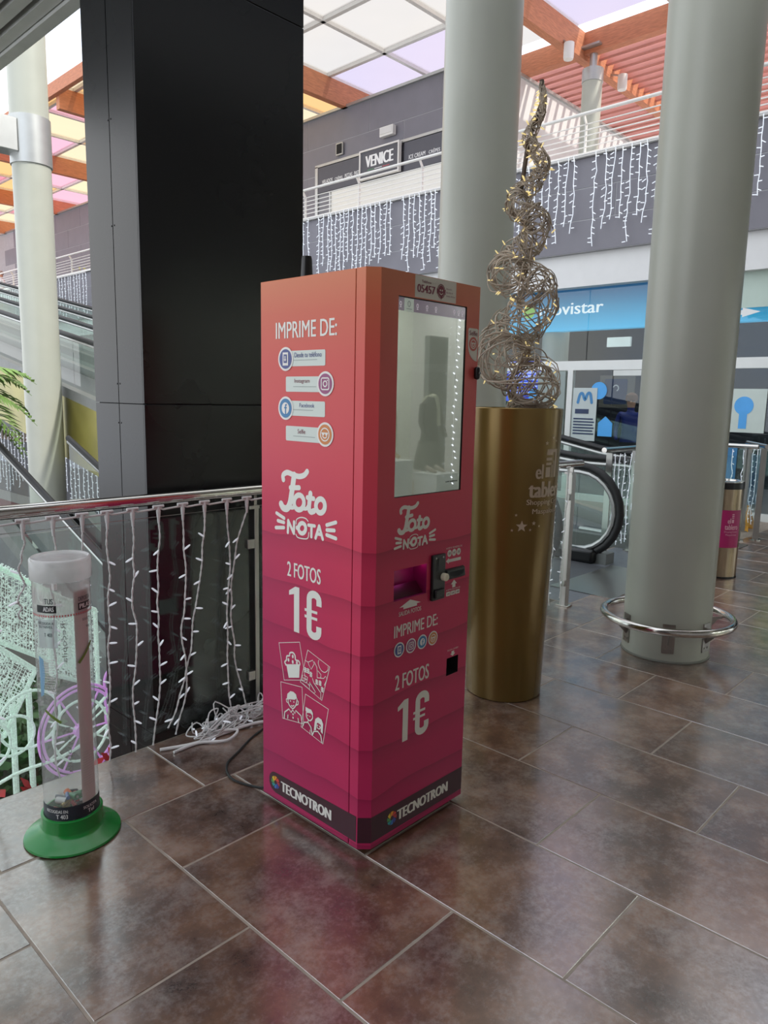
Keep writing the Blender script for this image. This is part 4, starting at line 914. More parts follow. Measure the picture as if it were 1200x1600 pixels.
tput(Art().text('RECOGIDA A', -.082, -.028, .768, .776, .03).text('SU NIVEL', -.08, -.03, .756, .764, .03).text('T 403', -.06, -.034, .728, .74, .03).text('SOLICITA', .062, .1, .768, .776, .02).text('902', .076, .1, .742, .75, .02), 'lettering', M_navy, TR+.0014)
V_, F_ = text2d('Recopila'); a = Art(); a.v = [(.012-.02*y, .64+.13*(1-x)) for x, y in V_]; a.f = list(F_); tput(a, 'lettering', mat('grey_print', (150, 154, 152), .5), TR-.002)
a = Art(); a.v = [(.012-.02*y, .26+.16*(1-x)) for x, y in V_]; a.f = list(F_); tput(a, 'lettering', mat('grey_print', (150, 154, 152), .5), TR-.002)
M_lime = mat('moss_print', (104, 128, 50), .5)
tput(Art().stroke([(-.072, .478), (-.02, .438)], .009, rnd=False), 'straw_mark', M_lime, TR+.001); tput(Art().stroke([(.042, .63), (.1, .69)], .009, rnd=False), 'straw_mark', M_lime, TR+.001)
a = Art()
for i in range(9):
    for j in range(14):
        if (i-9)**2+(j-7)**2*.8 < 62: a.disc(-.085+.0062*i+(.003 if j % 2 else 0), .54+.0085*j, .0008+.0003*i*.7, n=6)
a.put('halftone_dots', TS(TR+.001), M_tw, bt)
tput(Art().poly([(-.09, .52), (-.075, .53), (-.066, .6), (-.07, .65), (-.09, .66)]), 'blue_patch', mat('sky_blue_print', (120, 160, 190), .5), TR+.0006)
a = Art()
for i in range(8):
    for j in range(14): a.disc(.045+.006*i, .2+.009*j, .0012, n=6)
a.put('halftone_dots', TS(TR-.003), mat('grey_print', (150, 154, 152)), bt)
# batteries and odds inside
rd = random.Random(11); bcol = [(70, 100, 150), (200, 200, 196), (206, 110, 60), (40, 44, 48), (180, 60, 56), (60, 120, 80), (196, 170, 110), (120, 124, 128)]
names = ['blue', 'white', 'orange', 'black', 'red', 'green', 'gold', 'grey']
for i in range(34):
    ci = (i*5) % 8; R_ = rd.choice((.0065, .007, .008, .011)); ln_ = rd.uniform(.035, .05); ang = rd.uniform(0, 2*PI); rr = rd.uniform(0, .052); lay = i//8
    x, y, z = TX+rr*math.cos(ang), TY+rr*math.sin(ang), .064+.021*lay+rd.uniform(0, .006)
    t = thing('battery', (0, 0, 0), '%s used battery in the heap at the bottom of the clear tube' % names[ci], 'battery', 'batteries in the recycling tube')
    obj('sleeve', MB().tube([(-ln_/2, 0, 0), (ln_/2, 0, 0)], R_, 10), mat('battery_'+names[ci], bcol[ci], .35), t)
    obj('terminal', MB().tube([(ln_/2, 0, 0), (ln_/2+.003, 0, 0)], R_*.4, 8), M_steelb, t)
    t.location = (x, y, z); t.rotation_euler = (rd.uniform(-.3, .3), rd.uniform(-.35, .35), rd.uniform(0, 2*PI))

# ================================================================== GOLD PLANTER + WICKER SPIRAL
GX, GY, GT, GB, GH = 3.11, 2.04, .231, .194, 1.468
pl = thing('tall_planter', (GX, GY, 0), 'tall tapered gold planter with shopping centre lettering and stars', 'planter')
obj('shell', MB().lathe([(0, .002), (GB-.004, .002), (GB, .008), (GT, GH-.004), (GT-.003, GH), (GT-.008, GH), (GT-.012, GH-.05), (GT-.012, GH-.09)], GX, GY, 72), M_gold, pl)
obj('filling', MB().lathe([(0, GH-.06), (GT-.012, GH-.07)], GX, GY, 40), M_goldi, pl)
pang = math.atan2(-GY, -GX)
def PS(e=.001): return lambda s, z: (GX+(GB+(GT-GB)*z/GH+e)*math.cos(pang+s/.222), GY+(GB+(GT-GB)*z/GH+e)*math.sin(pang+s/.222), z)
M_sil = mat('pale_foil', (186, 168, 146), .45, var=.03)
a = Art().text('el', .11, .155, 1.135, 1.205, .09).text('tablero', .078, .335, 1.045, 1.122, .09).text('Shopping Center', .072, .34, 1.002, 1.036, .03).text('Maspalomas', .105, .31, .958, .99, .03)
for z0, z1, x1 in ((1.142, 1.19, .2), (1.2, 1.212, .205), (1.222, 1.236, .208), (1.248, 1.262, .212)): a.rect(.168, x1, z0, z1)
a.poly([(.17, 1.276), (.25, 1.276), (.25, 1.14), (.232, 1.14), (.232, 1.262), (.17, 1.262)]).rect(.208, .214, 1.14, 1.2).rect(.22, .226, 1.14, 1.22)
for s, z, r_ in ((.055, .905, .03), (.025, .96, .008), (.008, .885, .008), (.118, .92, .012), (.1, .888, .008), (.15, .905, .007), (.165, 1.305, .012), (.208, 1.33, .01), (.235, 1.315, .006)): a.star(s, z, r_)
a.dense(.016).put('lettering', PS(), M_sil, pl, 'pale printed shopping centre name and stars')
sp = thing('wicker_spiral', (GX, GY, GH), 'grey wicker corkscrew decoration dotted with warm lights, standing in the gold planter', 'decoration')
# body centre line: corkscrew whose swings (sideways as seen from the walkway) and girth shrink upward
KEY = [(1.40, .05, .1), (1.582, .080, .122), (1.731, -.085, .125), (2.0, .078, .102), (2.118, -.078, .09), (2.309, .062, .066), (2.442, -.04, .056), (2.588, .07, .036), (2.722, .0, .034), (2.85, .055, .02), (2.965, .046, .012)]
def cat(vals, t):
    n = len(vals)-1; i = min(n-1, int(t*n)); f = t*n-i; a_, b_, c_, d_ = vals[max(0, i-1)], vals[i], vals[i+1], vals[min(n, i+2)]
    return .5*(2*b_+(c_-a_)*f+(2*a_-5*b_+4*c_-d_)*f*f+(3*b_-a_-3*c_+d_)*f**3)
SD = Vector((.55, -.835, 0)); DP = Vector((.835, .55, 0))
def body(t):
    z = cat([k[0] for k in KEY], t); o = cat([k[1] for k in KEY], t); r_ = max(.008, cat([k[2] for k in KEY], t))
    dp = math.sin((t*10-.5)*PI+PI/2)*.07*(1-t)
    dp = math.cos((t*10-.5)*PI)*.075*(1-t)
    return Vector((GX, GY, z))+SD*o+DP*dp, r_
rd = random.Random(21); tw_ = MB()
def frame(t):
    a_, b_ = body(max(0, t-.01))[0], body(min(1, t+.01))[0]; T_ = (b_-a_).normalized(); n1 = T_.orthogonal().normalized(); return T_, n1, T_.cross(n1)
REF = Vector((.835, .55, .2)).normalized()
for i in range(430):
    t0 = rd.random()**1.15*.97; ln_ = rd.uniform(.05, .13); th = rd.uniform(0, 2*PI); tw2 = rd.choice((-1, 1))*rd.uniform(1.2, 6.5); rr = rd.uniform(.72, 1.06); pts = []; n = 14
    for k in range(n+1):
        u = k/n; t = t0+ln_*(u-.5)*(.35 if abs(tw2) > 4 else 1); t = min(1, max(0, t)); c_, r_ = body(t); T_ = frame(t)[0]
        n1 = (REF-T_*REF.dot(T_)).normalized(); n2 = T_.cross(n1); a_ = th+tw2*u
        q_ = rr*(1+.1*math.sin(9*u+i))
        pts.append(c_+(n1*math.cos(a_)+n2*math.sin(a_))*r_*q_)
    tw_.tube(pts, rd.uniform(.0022, .004)*(1 if t0 < .55 else .72), 5)
obj('woven_twigs', tw_, M_twig, sp, kind='stuff')
obj('core_pole', MB().tube([body(.62)[0]+Vector((0, 0, 0)), body(.8)[0], body(.93)[0], body(1)[0]+Vector((0, 0, .01))], .011, 8), mat('dark_bark', (86, 74, 64), .8, var=.3), sp)
led = MB().tube([(0, 0, 0), (0, 0, .012), (0, 0, .02), (0, 0, .026)], [.003, .0034, .003, .001], 6).mesh('led')
for i in range(150):
    t = rd.random()**1.1*.97; c_, r_ = body(t); T_ = frame(t)[0]; n1 = (REF-T_*REF.dot(T_)).normalized(); n2 = T_.cross(n1); a_ = rd.uniform(0, 2*PI); dn = n1*math.cos(a_)+n2*math.sin(a_)
    b = link('led', led, M_warm, sp, c_+dn*r_*rd.uniform(.85, 1.05)); b.rotation_euler = (dn+Vector((rd.uniform(-.6, .6), rd.uniform(-.6, .6), rd.uniform(-.6, .6)))).to_track_quat('Z', 'Y').to_euler()

# ================================================================== PHONE SHOP (opposite side)
SX0 = 10.3
M_frame = mat('white_shop_frame', (230, 232, 230), .4, var=.02)
struct('wall_shop_back', MB().box(14.4, 14.6, -4, 9.4, 0, 3.66).box(10.3, 14.5, 9.2, 9.4, 0, 3.66), mat('shop_dark_wall', (26, 28, 36), .6, var=.1))
struct('floor_shop', MB().box(10.3, 14.5, -4, 46, -.3, .0), mat('shop_floor', (150, 150, 152), .3, var=.05))
struct('trim_2', MB().box(SX0-.03, SX0+.05, -3, 8.6, 1.985, 2.125), M_frame)                       # transom
struct('trim_3', MB().box(SX0-.03, SX0+.05, -3, 8.6, 0, .1), M_frame)
for i, y in enumerate((-2.9, -.4, 2.2, 4.36, 5.78, 8.5)): struct('trim_%d' % (4+i), MB().box(SX0-.03, SX0+.05, y-.045, y+.045, .1, 1.985), M_frame)
for i, (y0, y1) in enumerate(((-2.86, -.45), (-.35, 2.15), (2.25, 4.31), (5.83, 8.45))):
    w = struct('window_%d' % (i+1), MB().box(SX0, SX0+.012, y0, y1, .1, 1.985), M_shopg)
for i, (y0, y1) in enumerate(((-3, 0), (0, 2.9), (2.9, 5.55), (5.55, 8.6))):
    struct('window_%d' % (i+5), MB().box(SX0+.01, SX0+.022, y0+.006, y1-.006, 2.125, 3.2), M_shopg)
dr = struct('door_1', MB().box(SX0, SX0+.014, 4.42, 5.08, .02, 1.98), M_shopg); struct('door_2', MB().box(SX0, SX0+.014, 5.1, 5.73, .02, 1.98), M_shopg)
obj('door_rail', MB().box(SX0-.02, SX0+.03, 4.42, 5.08, 1.9, 1.98), M_alu, dr)
# blue light-box sign behind the glass
sg = thing('shop_sign', (10.7, 6, 2.6), 'blue back-lit shop sign with white lettering behind the glass front', 'sign')
bm = bpy.data.materials.new('blue_lightbox'); bm.use_nodes = True; n = bm.node_tree; b = n.nodes['Principled BSDF']
g = n.nodes.new('ShaderNodeNewGeometry'); s = n.nodes.new('ShaderNodeSeparateXYZ'); mr = n.nodes.new('ShaderNodeMapRange'); rp = n.nodes.new('ShaderNodeValToRGB')
mr.inputs['From Min'].default_value = 2.6; mr.inputs['From Max'].default_value = 3.3
rp.color_ramp.elements[0].color = lin((70, 180, 226))+(1,); rp.color_ramp.elements[1].color = lin((30, 84, 132))+(1,)
n.links.new(g.outputs['Position'], s.inputs[0]); n.links.new(s.outputs[2], mr.inputs['Value']); n.links.new(mr.outputs[0], rp.inputs['Fac'])
n.links.new(rp.outputs['Color'], b.inputs['Base Color']); n.links.new(rp.outputs['Color'], b.inputs['Emission Color']); b.inputs['Emission Strength'].default_value = .5
obj('light_box', MB().box(10.72, 10.9, 1.2, 9.1, 2.63, 3.34), bm, sg)
Art().text('movistar', -6.66, -5.53, 2.885, 3.06, .04).put('lettering', on_x(10.715), mat('lit_white_letters', (240, 244, 246), .4, var=0, emit=.5), sg)
Art().disc(-6.86, 2.97, .11).put('emblem', on_x(10.715), mat('lime_emblem', (150, 205, 70), .4, var=0, emit=.3), sg)
struct('column_inner', MB().lathe([(.22, 0), (.22, 3.66)], 11.0, 6.5, 28), M_colw)
# posters and window graphics
def poster(name, label, y0, y1, z0, z1, col, x=10.286, em=0, arts=()):
    t = thing(name, (x, (y0+y1)/2, z0), label, 'poster')
    obj('sheet', MB().box(x, x+.012, y0, y1, z0, z1), mat('sheet_%d_%d_%d' % col, col, .45, var=.03, emit=em), t)
    for i, (ar, m) in enumerate(arts): ar.put('print', on_x(x-.003-.001*i), m, t)
    return t
M_pb = mat('poster_blue', (70, 136, 190), .45); M_pd = mat('poster_navy', (48, 62, 96), .45)
aM = Art().stroke(smooth2([(-5.63, 1.5), (-5.60, 1.62), (-5.555, 1.63), (-5.515, 1.54), (-5.475, 1.63), (-5.43, 1.63), (-5.40, 1.5)], 4), .045)
a2 = Art().rect(-5.67, -5.44, 1.33, 1.4)
for i in range(6): a2.rect(-5.69, -5.36+.02*(i % 2), 1.24-.045*i, 1.262-.045*i)
poster('window_poster', 'pale window poster with a blue letter m emblem and small print', 5.32, 5.72, .92, 1.72, (196, 206, 206), arts=((aM, M_pb), (a2, M_pd)))
t = Art().disc(-5.3, 1.68, .13).put('window_dot', on_x(10.297), mat('bright_blue_vinyl', (70, 150, 214), .4, emit=.15), None, 'round blue vinyl dot on the shop door glass'); tag(t, cat='sticker')
t = Art().poly([(-5.28, 1.0), (-5.05, 1.0), (-5.05, 1.2), (-5.165, 1.3), (-5.28, 1.2)]).put('window_house', on_x(10.297), mat('bright_blue_vinyl', (70, 150, 214)), None, 'small blue house shaped sticker on the shop door glass'); tag(t, cat='sticker')
t = Art().disc(-6.42, 1.6, .11).put('window_dot', on_x(10.297), mat('bright_blue_vinyl', (70, 150, 214)), None, 'round blue vinyl dot just above the gold planter rim'); tag(t, cat='sticker')
aS = Art()
for i in range(9): aS.rect(-7.1+.03*(i % 3), -6.5+.05*(i % 2), 1.62+.055*i, 1.65+.055*i)
poster('window_screen', 'glowing blue display screen seen through the bottom of the wicker spiral', 6.45, 7.25, 1.5, 2.15, (40, 70, 210), x=10.5, em=.6, arts=((aS, mat('screen_text', (170, 190, 250), .4, emit=.6)),))
poster('window_poster', 'speckled grey frosted panel left of the shop door', 5.86, 6.35, .9, 1.97, (150, 162, 160), x=10.27)
poster('display_board', 'taupe display board with a phone picture inside the shop', 5.62, 6.27, 1.42, 1.98, (112, 104, 92), x=12.2, arts=((Art().rect(-6.18, -5.75, 1.48, 1.92, .03), M_pd), (Art().stroke(arc(-5.96, 1.76, .05, .05, 160, -60, 8), .02), M_letter)))
poster('window_poster', 'pale poster with a blue pin shape right of the thick column', 2.95, 3.5, 1.15, 1.72, (204, 216, 210), arts=((Art().disc(-3.22, 1.5, .12).rect(-3.27, -3.17, 1.2, 1.5), mat('bright_blue_vinyl', (70, 150, 214))),))
poster('window_poster', 'lime green phone poster at the right picture edge', 2.3, 2.82, 1.1, 1.72, (120, 190, 60), arts=((Art().poly([(-2.8, 1.35), (-2.5, 1.6), (-2.45, 1.5), (-2.75, 1.25)]), M_pd),))
poster('window_poster', 'plain blue panel low in the shop window behind the far fence', 3.25, 4.2, .15, .95, (56, 120, 168))
poster('header_panel', 'pale green glass header panel right of the thick column', 2.62, 3.6, 2.75, 3.55, (186, 204, 194), x=10.24)
t = thing('direction_arrow', (10.1, 3.3, 2.6), 'white arrow sign hanging right of the thick column', 'sign'); Art().poly([(-3.8, 2.66), (-3.32, 2.66), (-3.32, 2.63), (-3.1, 2.69), (-3.32, 2.75), (-3.32, 2.72), (-3.8, 2.72)]).put('arrow', on_x(10.2), M_letter, t)
t = thing('exit_lamp', (11.0, 5.3, 2.3), 'small white exit lamp above the shop door', 'lamp'); obj('housing', MB().box(10.55, 10.6, 4.98, 5.35, 2.34, 2.48), mat('lit_plate', (220, 226, 222), .4, emit=.3), t)
for i, (y, z, lb) in enumerate(((3.1, .95, 'grey tablet stand in the right shop window'), (2.6, .9, 'grey tablet stand at the right picture edge'))):
    t = thing('display_table', (10.9, y, 0), lb, 'display'); obj('top', MB().box(10.6, 11.1, y-.22, y+.22, z-.04, z), M_alu, t); obj('leg', MB().box(10.8, 10.9, y-.05, y+.05, 0, z-.04), M_alu, t); obj('tablet', MB().bar((10.7, y, z+.02), (10.85, y, z+.2), .25, .012, (0, 0, 1)), M_black, t)
for x, y in ((11.6, 3.2), (11.6, 6), (13, 4.6)):
    t = thing('shop_ceiling_lamp', (x, y, 3.6), 'flat square ceiling lamp inside the phone shop', 'lamp', 'phone shop ceiling lamps'); obj('panel', MB().box(x-.3, x+.3, y-.3, y+.3, 3.6, 3.64), mat('lamp_panel', (250, 250, 245), .4, var=0, emit=2.5), t)
    l = bpy.data.lights.new('shop_lamp', 'AREA'); l.size = .6; l.energy = 9; lo = bpy.data.objects.new('shop_lamp', l); C.objects.link(lo); lo.location = (x, y, 3.58); lo.parent = t; lo.matrix_parent_inverse = Matrix.Translation(t.location).inverted()

# neighbouring fronts further along the ground level
ng = struct('wall_ground_shops', MB().box(10.3, 10.5, 9.4, 46, 0, 3.2), mat('ground_shop_grey', (120, 122, 124), .5, var=.1))

# ================================================================== FENCES AROUND THE WALKWAYS
def fence(label, p0, p1, posts, strands=0, seed=1):
    pts = (p0, p1)
    t = thing('glass_fence', (pts[0][0], pts[0][1], 0), label, 'balustrade'); rd = random.Random(seed)
    a, b = Vector((*pts[0], 0)), Vector((*pts[1], 0)); d = (b-a).normalized()
    obj('handrail', MB().tube([a-d*.12+Vector((0, 0, 1.06)), b+d*.12+Vector((0, 0, 1.06))], .026, 12), M_steel, t)
    for f in posts:
        p = a.lerp(b, f); obj('post', MB().bar(p+Vector((0, 0, 0)), p+Vector((0, 0, 1.03)), .06, .02, d), M_steelb, t); obj('base_flange', MB().lathe([(0, .014), (.06, .012), (.06, 0)], p.x, p.y, 14), M_steel, t)
    for f, g_ in zip(posts[:-1], posts[1:]):
        p, q_ = a.lerp(b, f)+d*.04, a.lerp(b, g_)-d*.04; nn = Vector((-d.y, d.x, 0))*.005
        obj('glass_pane', MB().add([p+nn+Vector((0, 0, .1)), q_+nn+Vector((0, 0, .1)), q_+nn+Vector((0, 0, .95)), p+nn+Vector((0, 0, .95))], [(0, 1, 2, 3)]), M_glassg, t, smooth=False)
    L = (b-a).length
    for i in range(strands):
        p = a.lerp(b, (i+.5)/strands); mb = MB(); n = 10; ps = [(p.x+rd.uniform(-.012, .012), p.y-.03+rd.uniform(-.012, .012), 1.02-.9*k/n) for k in range(n+1)]; mb.tube(ps, .004, 4)
        for k in range(13): z = 1.0-.07*k; mb.tube([(p.x, p.y-.03, z), (p.x+rd.uniform(-.04, .04), p.y-.035, z+rd.uniform(-.015, .015))], .005, 4)
        obj('light_strand', mb, M_bulb, t)
    return t
fence('glass fence with light strands between the two moving walkways', (6.52, 3.2), (7.08, 3.2), (0, 1), 5, 2)
fence('far glass fence with light strands behind the steel bin', (8.6, 2.62), (8.6, 3.5), (0, .5, 1), 8, 3)
fence('short far fence return with light strands at the right edge', (8.8, 2.5), (9.3, 2.8), (0, 1), 4, 4)
# strands on the near fence's far bay, beside the planter
# ================================================================== STEEL BIN
BX, BY, BR = 6.69, 2.19, .155
bn = thing('litter_bin', (BX, BY, 0), 'brushed steel litter bin with a magenta label beside the thick column', 'litter bin')
obj('drum', MB().lathe([(0, .01), (BR, .01), (BR, .79), (0, .79)], BX, BY, 40), mat('streaky_steel', (176, 158, 132), .25, .9, var=.25, scale=8, stretch=(6, 6, .2)), bn)
obj('foot_ring', MB().lathe([(BR-.01, 0), (BR+.002, 0), (BR+.002, .015), (BR-.01, .015)], BX, BY, 40), M_black, bn)
obj('collar', MB().lathe([(BR, .785), (BR+.005, .787), (BR+.005, .84), (BR, .845)], BX, BY, 40), M_black, bn)
obj('top_ring', MB().lathe([(BR+.002, .842), (BR+.002, .85), (BR-.03, .857), (BR-.05, .853), (BR-.06, .83), (0, .82)], BX, BY, 40), M_steel, bn)
bang = math.atan2(-BY, -BX)
BS = lambda e: (lambda s, z: (BX+(BR+e)*math.cos(bang+s/BR), BY+(BR+e)*math.sin(bang+s/BR), z))
lbm = Art().rect(-.3, .18, .275, .605).dense(.02).put('label', BS(.001), mat('magenta_vinyl', (170, 24, 96), .4, var=.03), bn, 'magenta wrap label')
a = Art().text('el', .05, .078, .49, .535, .05).text('tablero', .03, .15, .435, .482, .03).text('Shopping Center', .028, .15, .405, .425).text('Maspalomas', .042, .14, .378, .398)
for z0, z1 in ((.495, .525), (.535, .543), (.55, .558), (.565, .573)): a.rect(.085, .105, z0, z1)
a.dense(.015).put('lettering', BS(.002), mat('pink_print', (226, 170, 186), .5), lbm)
# wet floor sign far right
t = thing('wet_floor_sign', (9.45, 2.86, 0), 'yellow folding wet floor sign at the right picture edge', 'floor sign')
for s_ in (-1, 1): obj('leaf', MB().add([(9.45+s_*.14, 2.73, 0), (9.45+s_*.14, 2.99, 0), (9.45+s_*.02, 2.93, .3), (9.45+s_*.02, 2.79, .3), (9.45+s_*.15, 2.73, 0), (9.45+s_*.15, 2.99, 0), (9.45+s_*.03, 2.93, .3), (9.45+s_*.03, 2.79, .3)], [(0, 1, 2, 3), (7, 6, 5, 4), (0, 4, 5, 1), (1, 5, 6, 2), (2, 6, 7, 3), (3, 7, 4, 0)]), mat('safety_yellow', (226, 160, 40), .5), t)

# ================================================================== PEOPLE
def person(name, loc, rz, label, shirt, trousers, hair, h=1.7):
    t = thing(name, (0, 0, 0), label, 'person'); k = h/1.7
    J = dict(pel=(0, 0, .92, .13, .1), chest=(0, 0, 1.25, .15, .1), neck=(0, 0, 1.44, .05, .05), hd=(0, -.01, 1.55, .085, .095), top=(0, -.01, 1.65, .06, .07))
    for s_ in (-1, 1):
        J.update({'sh%d' % s_: (s_*.17, 0, 1.38, .055, .055), 'el%d' % s_: (s_*.22, .02, 1.12, .042, .042), 'wr%d' % s_: (s_*.2, -.14, .98, .03, .03), 'fi%d' % s_: (s_*.18, -.22, .95, .022, .03),
                  'hip%d' % s_: (s_*.09, 0, .88, .085, .085), 'kn%d' % s_: (s_*.1, -.01, .48, .058, .058), 'an%d' % s_: (s_*.1, .02, .08, .04, .04), 'to%d' % s_: (s_*.11, -.14, .04, .035, .03)})
    E_ = [('pel', 'chest'), ('chest', 'neck'), ('neck', 'hd'), ('hd', 'top')]
    for s_ in (-1, 1): E_ += [('chest', 'sh%d' % s_), ('sh%d' % s_, 'el%d' % s_), ('el%d' % s_, 'wr%d' % s_), ('wr%d' % s_, 'fi%d' % s_), ('pel', 'hip%d' % s_), ('hip%d' % s_, 'kn%d' % s_), ('kn%d' % s_, 'an%d' % s_), ('an%d' % s_, 'to%d' % s_)]
    ks = list(J); me = bpy.data.meshes.new('body'); me.from_pydata([tuple(v*k for v in J[q][:3]) for q in ks], [(ks.index(a_), ks.index(b_)) for a_, b_ in E_], [])
    m = bpy.data.materials.new('skin_and_clothes'); m.use_nodes = True; n = m.node_tree; b_ = n.nodes['Principled BSDF']; tc_ = n.nodes.new('ShaderNodeTexCoord'); sx = n.nodes.new('ShaderNodeSeparateXYZ'); r_ = n.nodes.new('ShaderNodeValToRGB'); mr_ = n.nodes.new('ShaderNodeMapRange')
    mr_.inputs['From Max'].default_value = h; r_.color_ramp.interpolation = 'CONSTANT'; e = r_.color_ramp.elements
    e[0].color = lin((40, 36, 34))+(1,); e[1].position = .05; e[1].color = lin(trousers)+(1,); w_ = e.new(.53); w_.color = lin(shirt)+(1,); w_ = e.new(.86); w_.color = lin((196, 150, 124))+(1,)
    n.links.new(tc_.outputs['Object'], sx.inputs[0]); n.links.new(sx.outputs[2], mr_.inputs['Value']); n.links.new(mr_.outputs[0], r_.inputs['Fac']); n.links.new(r_.outputs['Color'], b_.inputs['Base Color'])
    o = link('body', me, m, t); md = o.modifiers.new('skin', 'SKIN'); md.use_smooth_shade = True
    for v_, q in zip(me.skin_vertices[0].data, ks): v_.radius = (J[q][3]*k, J[q][4]*k); v_.use_root = q == 'pel'
    o.modifiers.new('sub', 'SUBSURF').levels = 1; o.modifiers['sub'].render_levels = 2
    obj('hair', MB().lathe([(.088*k, 1.57*k), (.1*k, 1.61*k), (.09*k, 1.67*k), (.05*k, 1.705*k), (0, 1.715*k)], 0, 0, 16), mat('hair_%d_%d_%d' % hair, hair, .7), t)
    f = MB()
    for s_ in (-1, 1): f.lathe([(0, 1.565*k), (.012*k, 1.57*k), (.012*k, 1.58*k), (0, 1.585*k)], s_*.034*k, -.095*k, 8)
    obj('eyes', f, M_dark, t); obj('nose', MB().tube([(0, -.095*k, 1.575*k), (0, -.122*k, 1.535*k)], [.008*k, .014*k], 6), m, t)
    t.location = loc; t.rotation_euler = (0, 0, rz); return t
person('person', (11.3, 5.24, 0), -1.2, 'shop assistant in a dark blue shirt inside the phone shop', (30, 44, 120), (40, 42, 52), (120, 84, 56), 1.66)
person('person', (11.0, 31.0, 4.35), -1.5, 'grey haired visitor behind the upper gallery rail at the far left', (200, 200, 200), (90, 90, 96), (150, 140, 130), 1.72)

# ================================================================== PALMS AND SHRUBS
M_palm = mat('palm_leaf', (104, 134, 62), .5, var=.3, scale=5); M_trunk = mat('palm_trunk', (120, 96, 70), .9, var=.3, bump=.5)
def palm(x, y, z0, h, label, nf=16, R=1.3, seed=0, lean=0):
    t = thing('palm_tree', (x, y, z0), label, 'palm tree'); rd = random.Random(seed); top = Vector((x, y, z0+h))
    obj('trunk', MB().tube([(x, y, z0), (x, y, z0+h*.5), (x, y, z0+h)], [.14, .11, .1], 12), M_trunk, t)
    for i in range(nf):
        a_ = 2*PI*i/nf+rd.uniform(-.2, .2); el = rd.uniform(-.1, 1.0); d_ = Vector((math.cos(a_), math.sin(a_), 0)); mb = MB(); pts = []; n = 12; L = R*rd.uniform(.8, 1.1)
        for k in range(n+1):
            u = k/n; pts.append(top+d_*L*u*math.cos(el*.6)+Vector((0, 0, L*(math.sin(el)*u-.75*u*u))))
        mb.tube(pts, [.014*(1-.8*k/n) for k in range(n+1)], 5); sd = Vector((-d_.y, d_.x, 0))
        for k in range(2, n*2):
            u = k/(n*2); j = min(n-1, int(u*n)); p = pts[j].lerp(pts[j+1], u*n-j); ll = L*.36*math.sin(PI*min(1, .15+u*.9))
            for s_ in (-1, 1):
                e = p+sd*s_*ll*.8+d_*ll*.55+Vector((0, 0, -.35*ll*rd.uniform(.6, 1.4))); wv = d_*.017
                m_ = (p+e)/2+Vector((0, 0, .03)); mb.add([p-wv, p+wv, m_+wv*1.3, m_-wv*1.3, e], [(0, 1, 2, 3), (3, 2, 4)])
        obj('frond', mb, M_palm, t, smooth=False)
    return t
palm(2.78, 10.0, -3.3, 4.85, 'green fan palm whose fronds reach in at the left picture edge', 20, 1.15, 5)
def shrub(name, x, y, z, r, h, m, label, n=140, seed=0, grp=None):
    rd = random.Random(seed); t = thing(name, (x, y, z), label, 'shrub', grp); mb = MB()
    for i in range(n):
        a_, b_ = rd.uniform(0, 2*PI), rd.uniform(0, PI/2); p = Vector((x+r*rd.random()**.5*math.cos(a_), y+r*rd.random()**.5*math.sin(a_), z+h*rd.random()))
        d_ = Vector((rd.gauss(0, 1), rd.gauss(0, 1), rd.gauss(.4, .6))).normalized()*rd.uniform(.08, .16); s_ = d_.orthogonal().normalized()*.035
        mb.add([p, p+d_*.5+s_, p+d_, p+d_*.5-s_], [(0, 1, 2, 3)])
    obj('foliage', mb, m, t, kind='stuff', smooth=False); obj('stem', MB().tube([(x, y, z-.02), (x, y, z+h*.6)], .02, 6), M_trunk, t); return t
M_leaf = mat('shrub_leaf', (62, 92, 46), .5, var=.4, scale=9); M_red = mat('poinsettia_red', (176, 40, 44), .5, var=.2)
bed = struct('floor_planting_bed', MB().box(-2.5, 2.95, 5.4, 9.4, -3.3, -2.15), mat('dark_bed', (58, 54, 46), .9, var=.3))
shs = [(1.95, 6.75, .3, .7), (2.45, 6.75, .26, .6), (2.72, 7.3, .22, .75), (2.2, 7.5, .3, .9), (1.6, 7.4, .3, .9), (1.45, 6.7, .25, .7)]
lbls = ['low dark green shrub left of the tube, beneath the light nets', 'low dark green shrub behind the foot of the clear tube', 'dark green shrub right of the purple wheel', 'taller dark green shrub behind the purple wheel', 'taller dark green shrub at the left edge below the light nets', 'dark green shrub at the lower left edge beyond the fence']
for i, (x, y, r, h) in enumerate(shs): shrub('shrub', x, y, -2.15, r, h, M_leaf, lbls[i], 260, i)
shrub('poinsettia', 1.95, 5.75, -2.15, .16, .45, M_red, 'red poinsettia clump at the lower left beyond the fence', 90, 31)
shrub('poinsettia', 2.8, 5.75, -2.15, .13, .55, M_red, 'red poinsettia clump right of the clear tube', 70, 32)
shrub('gallery_shrub', 11.4, 24.2, 4.36, .6, 1.2, mat('yellow_leaf', (170, 176, 70), .5, var=.3), 'yellow green shrub on the far upper gallery beside the column', 160, 33)

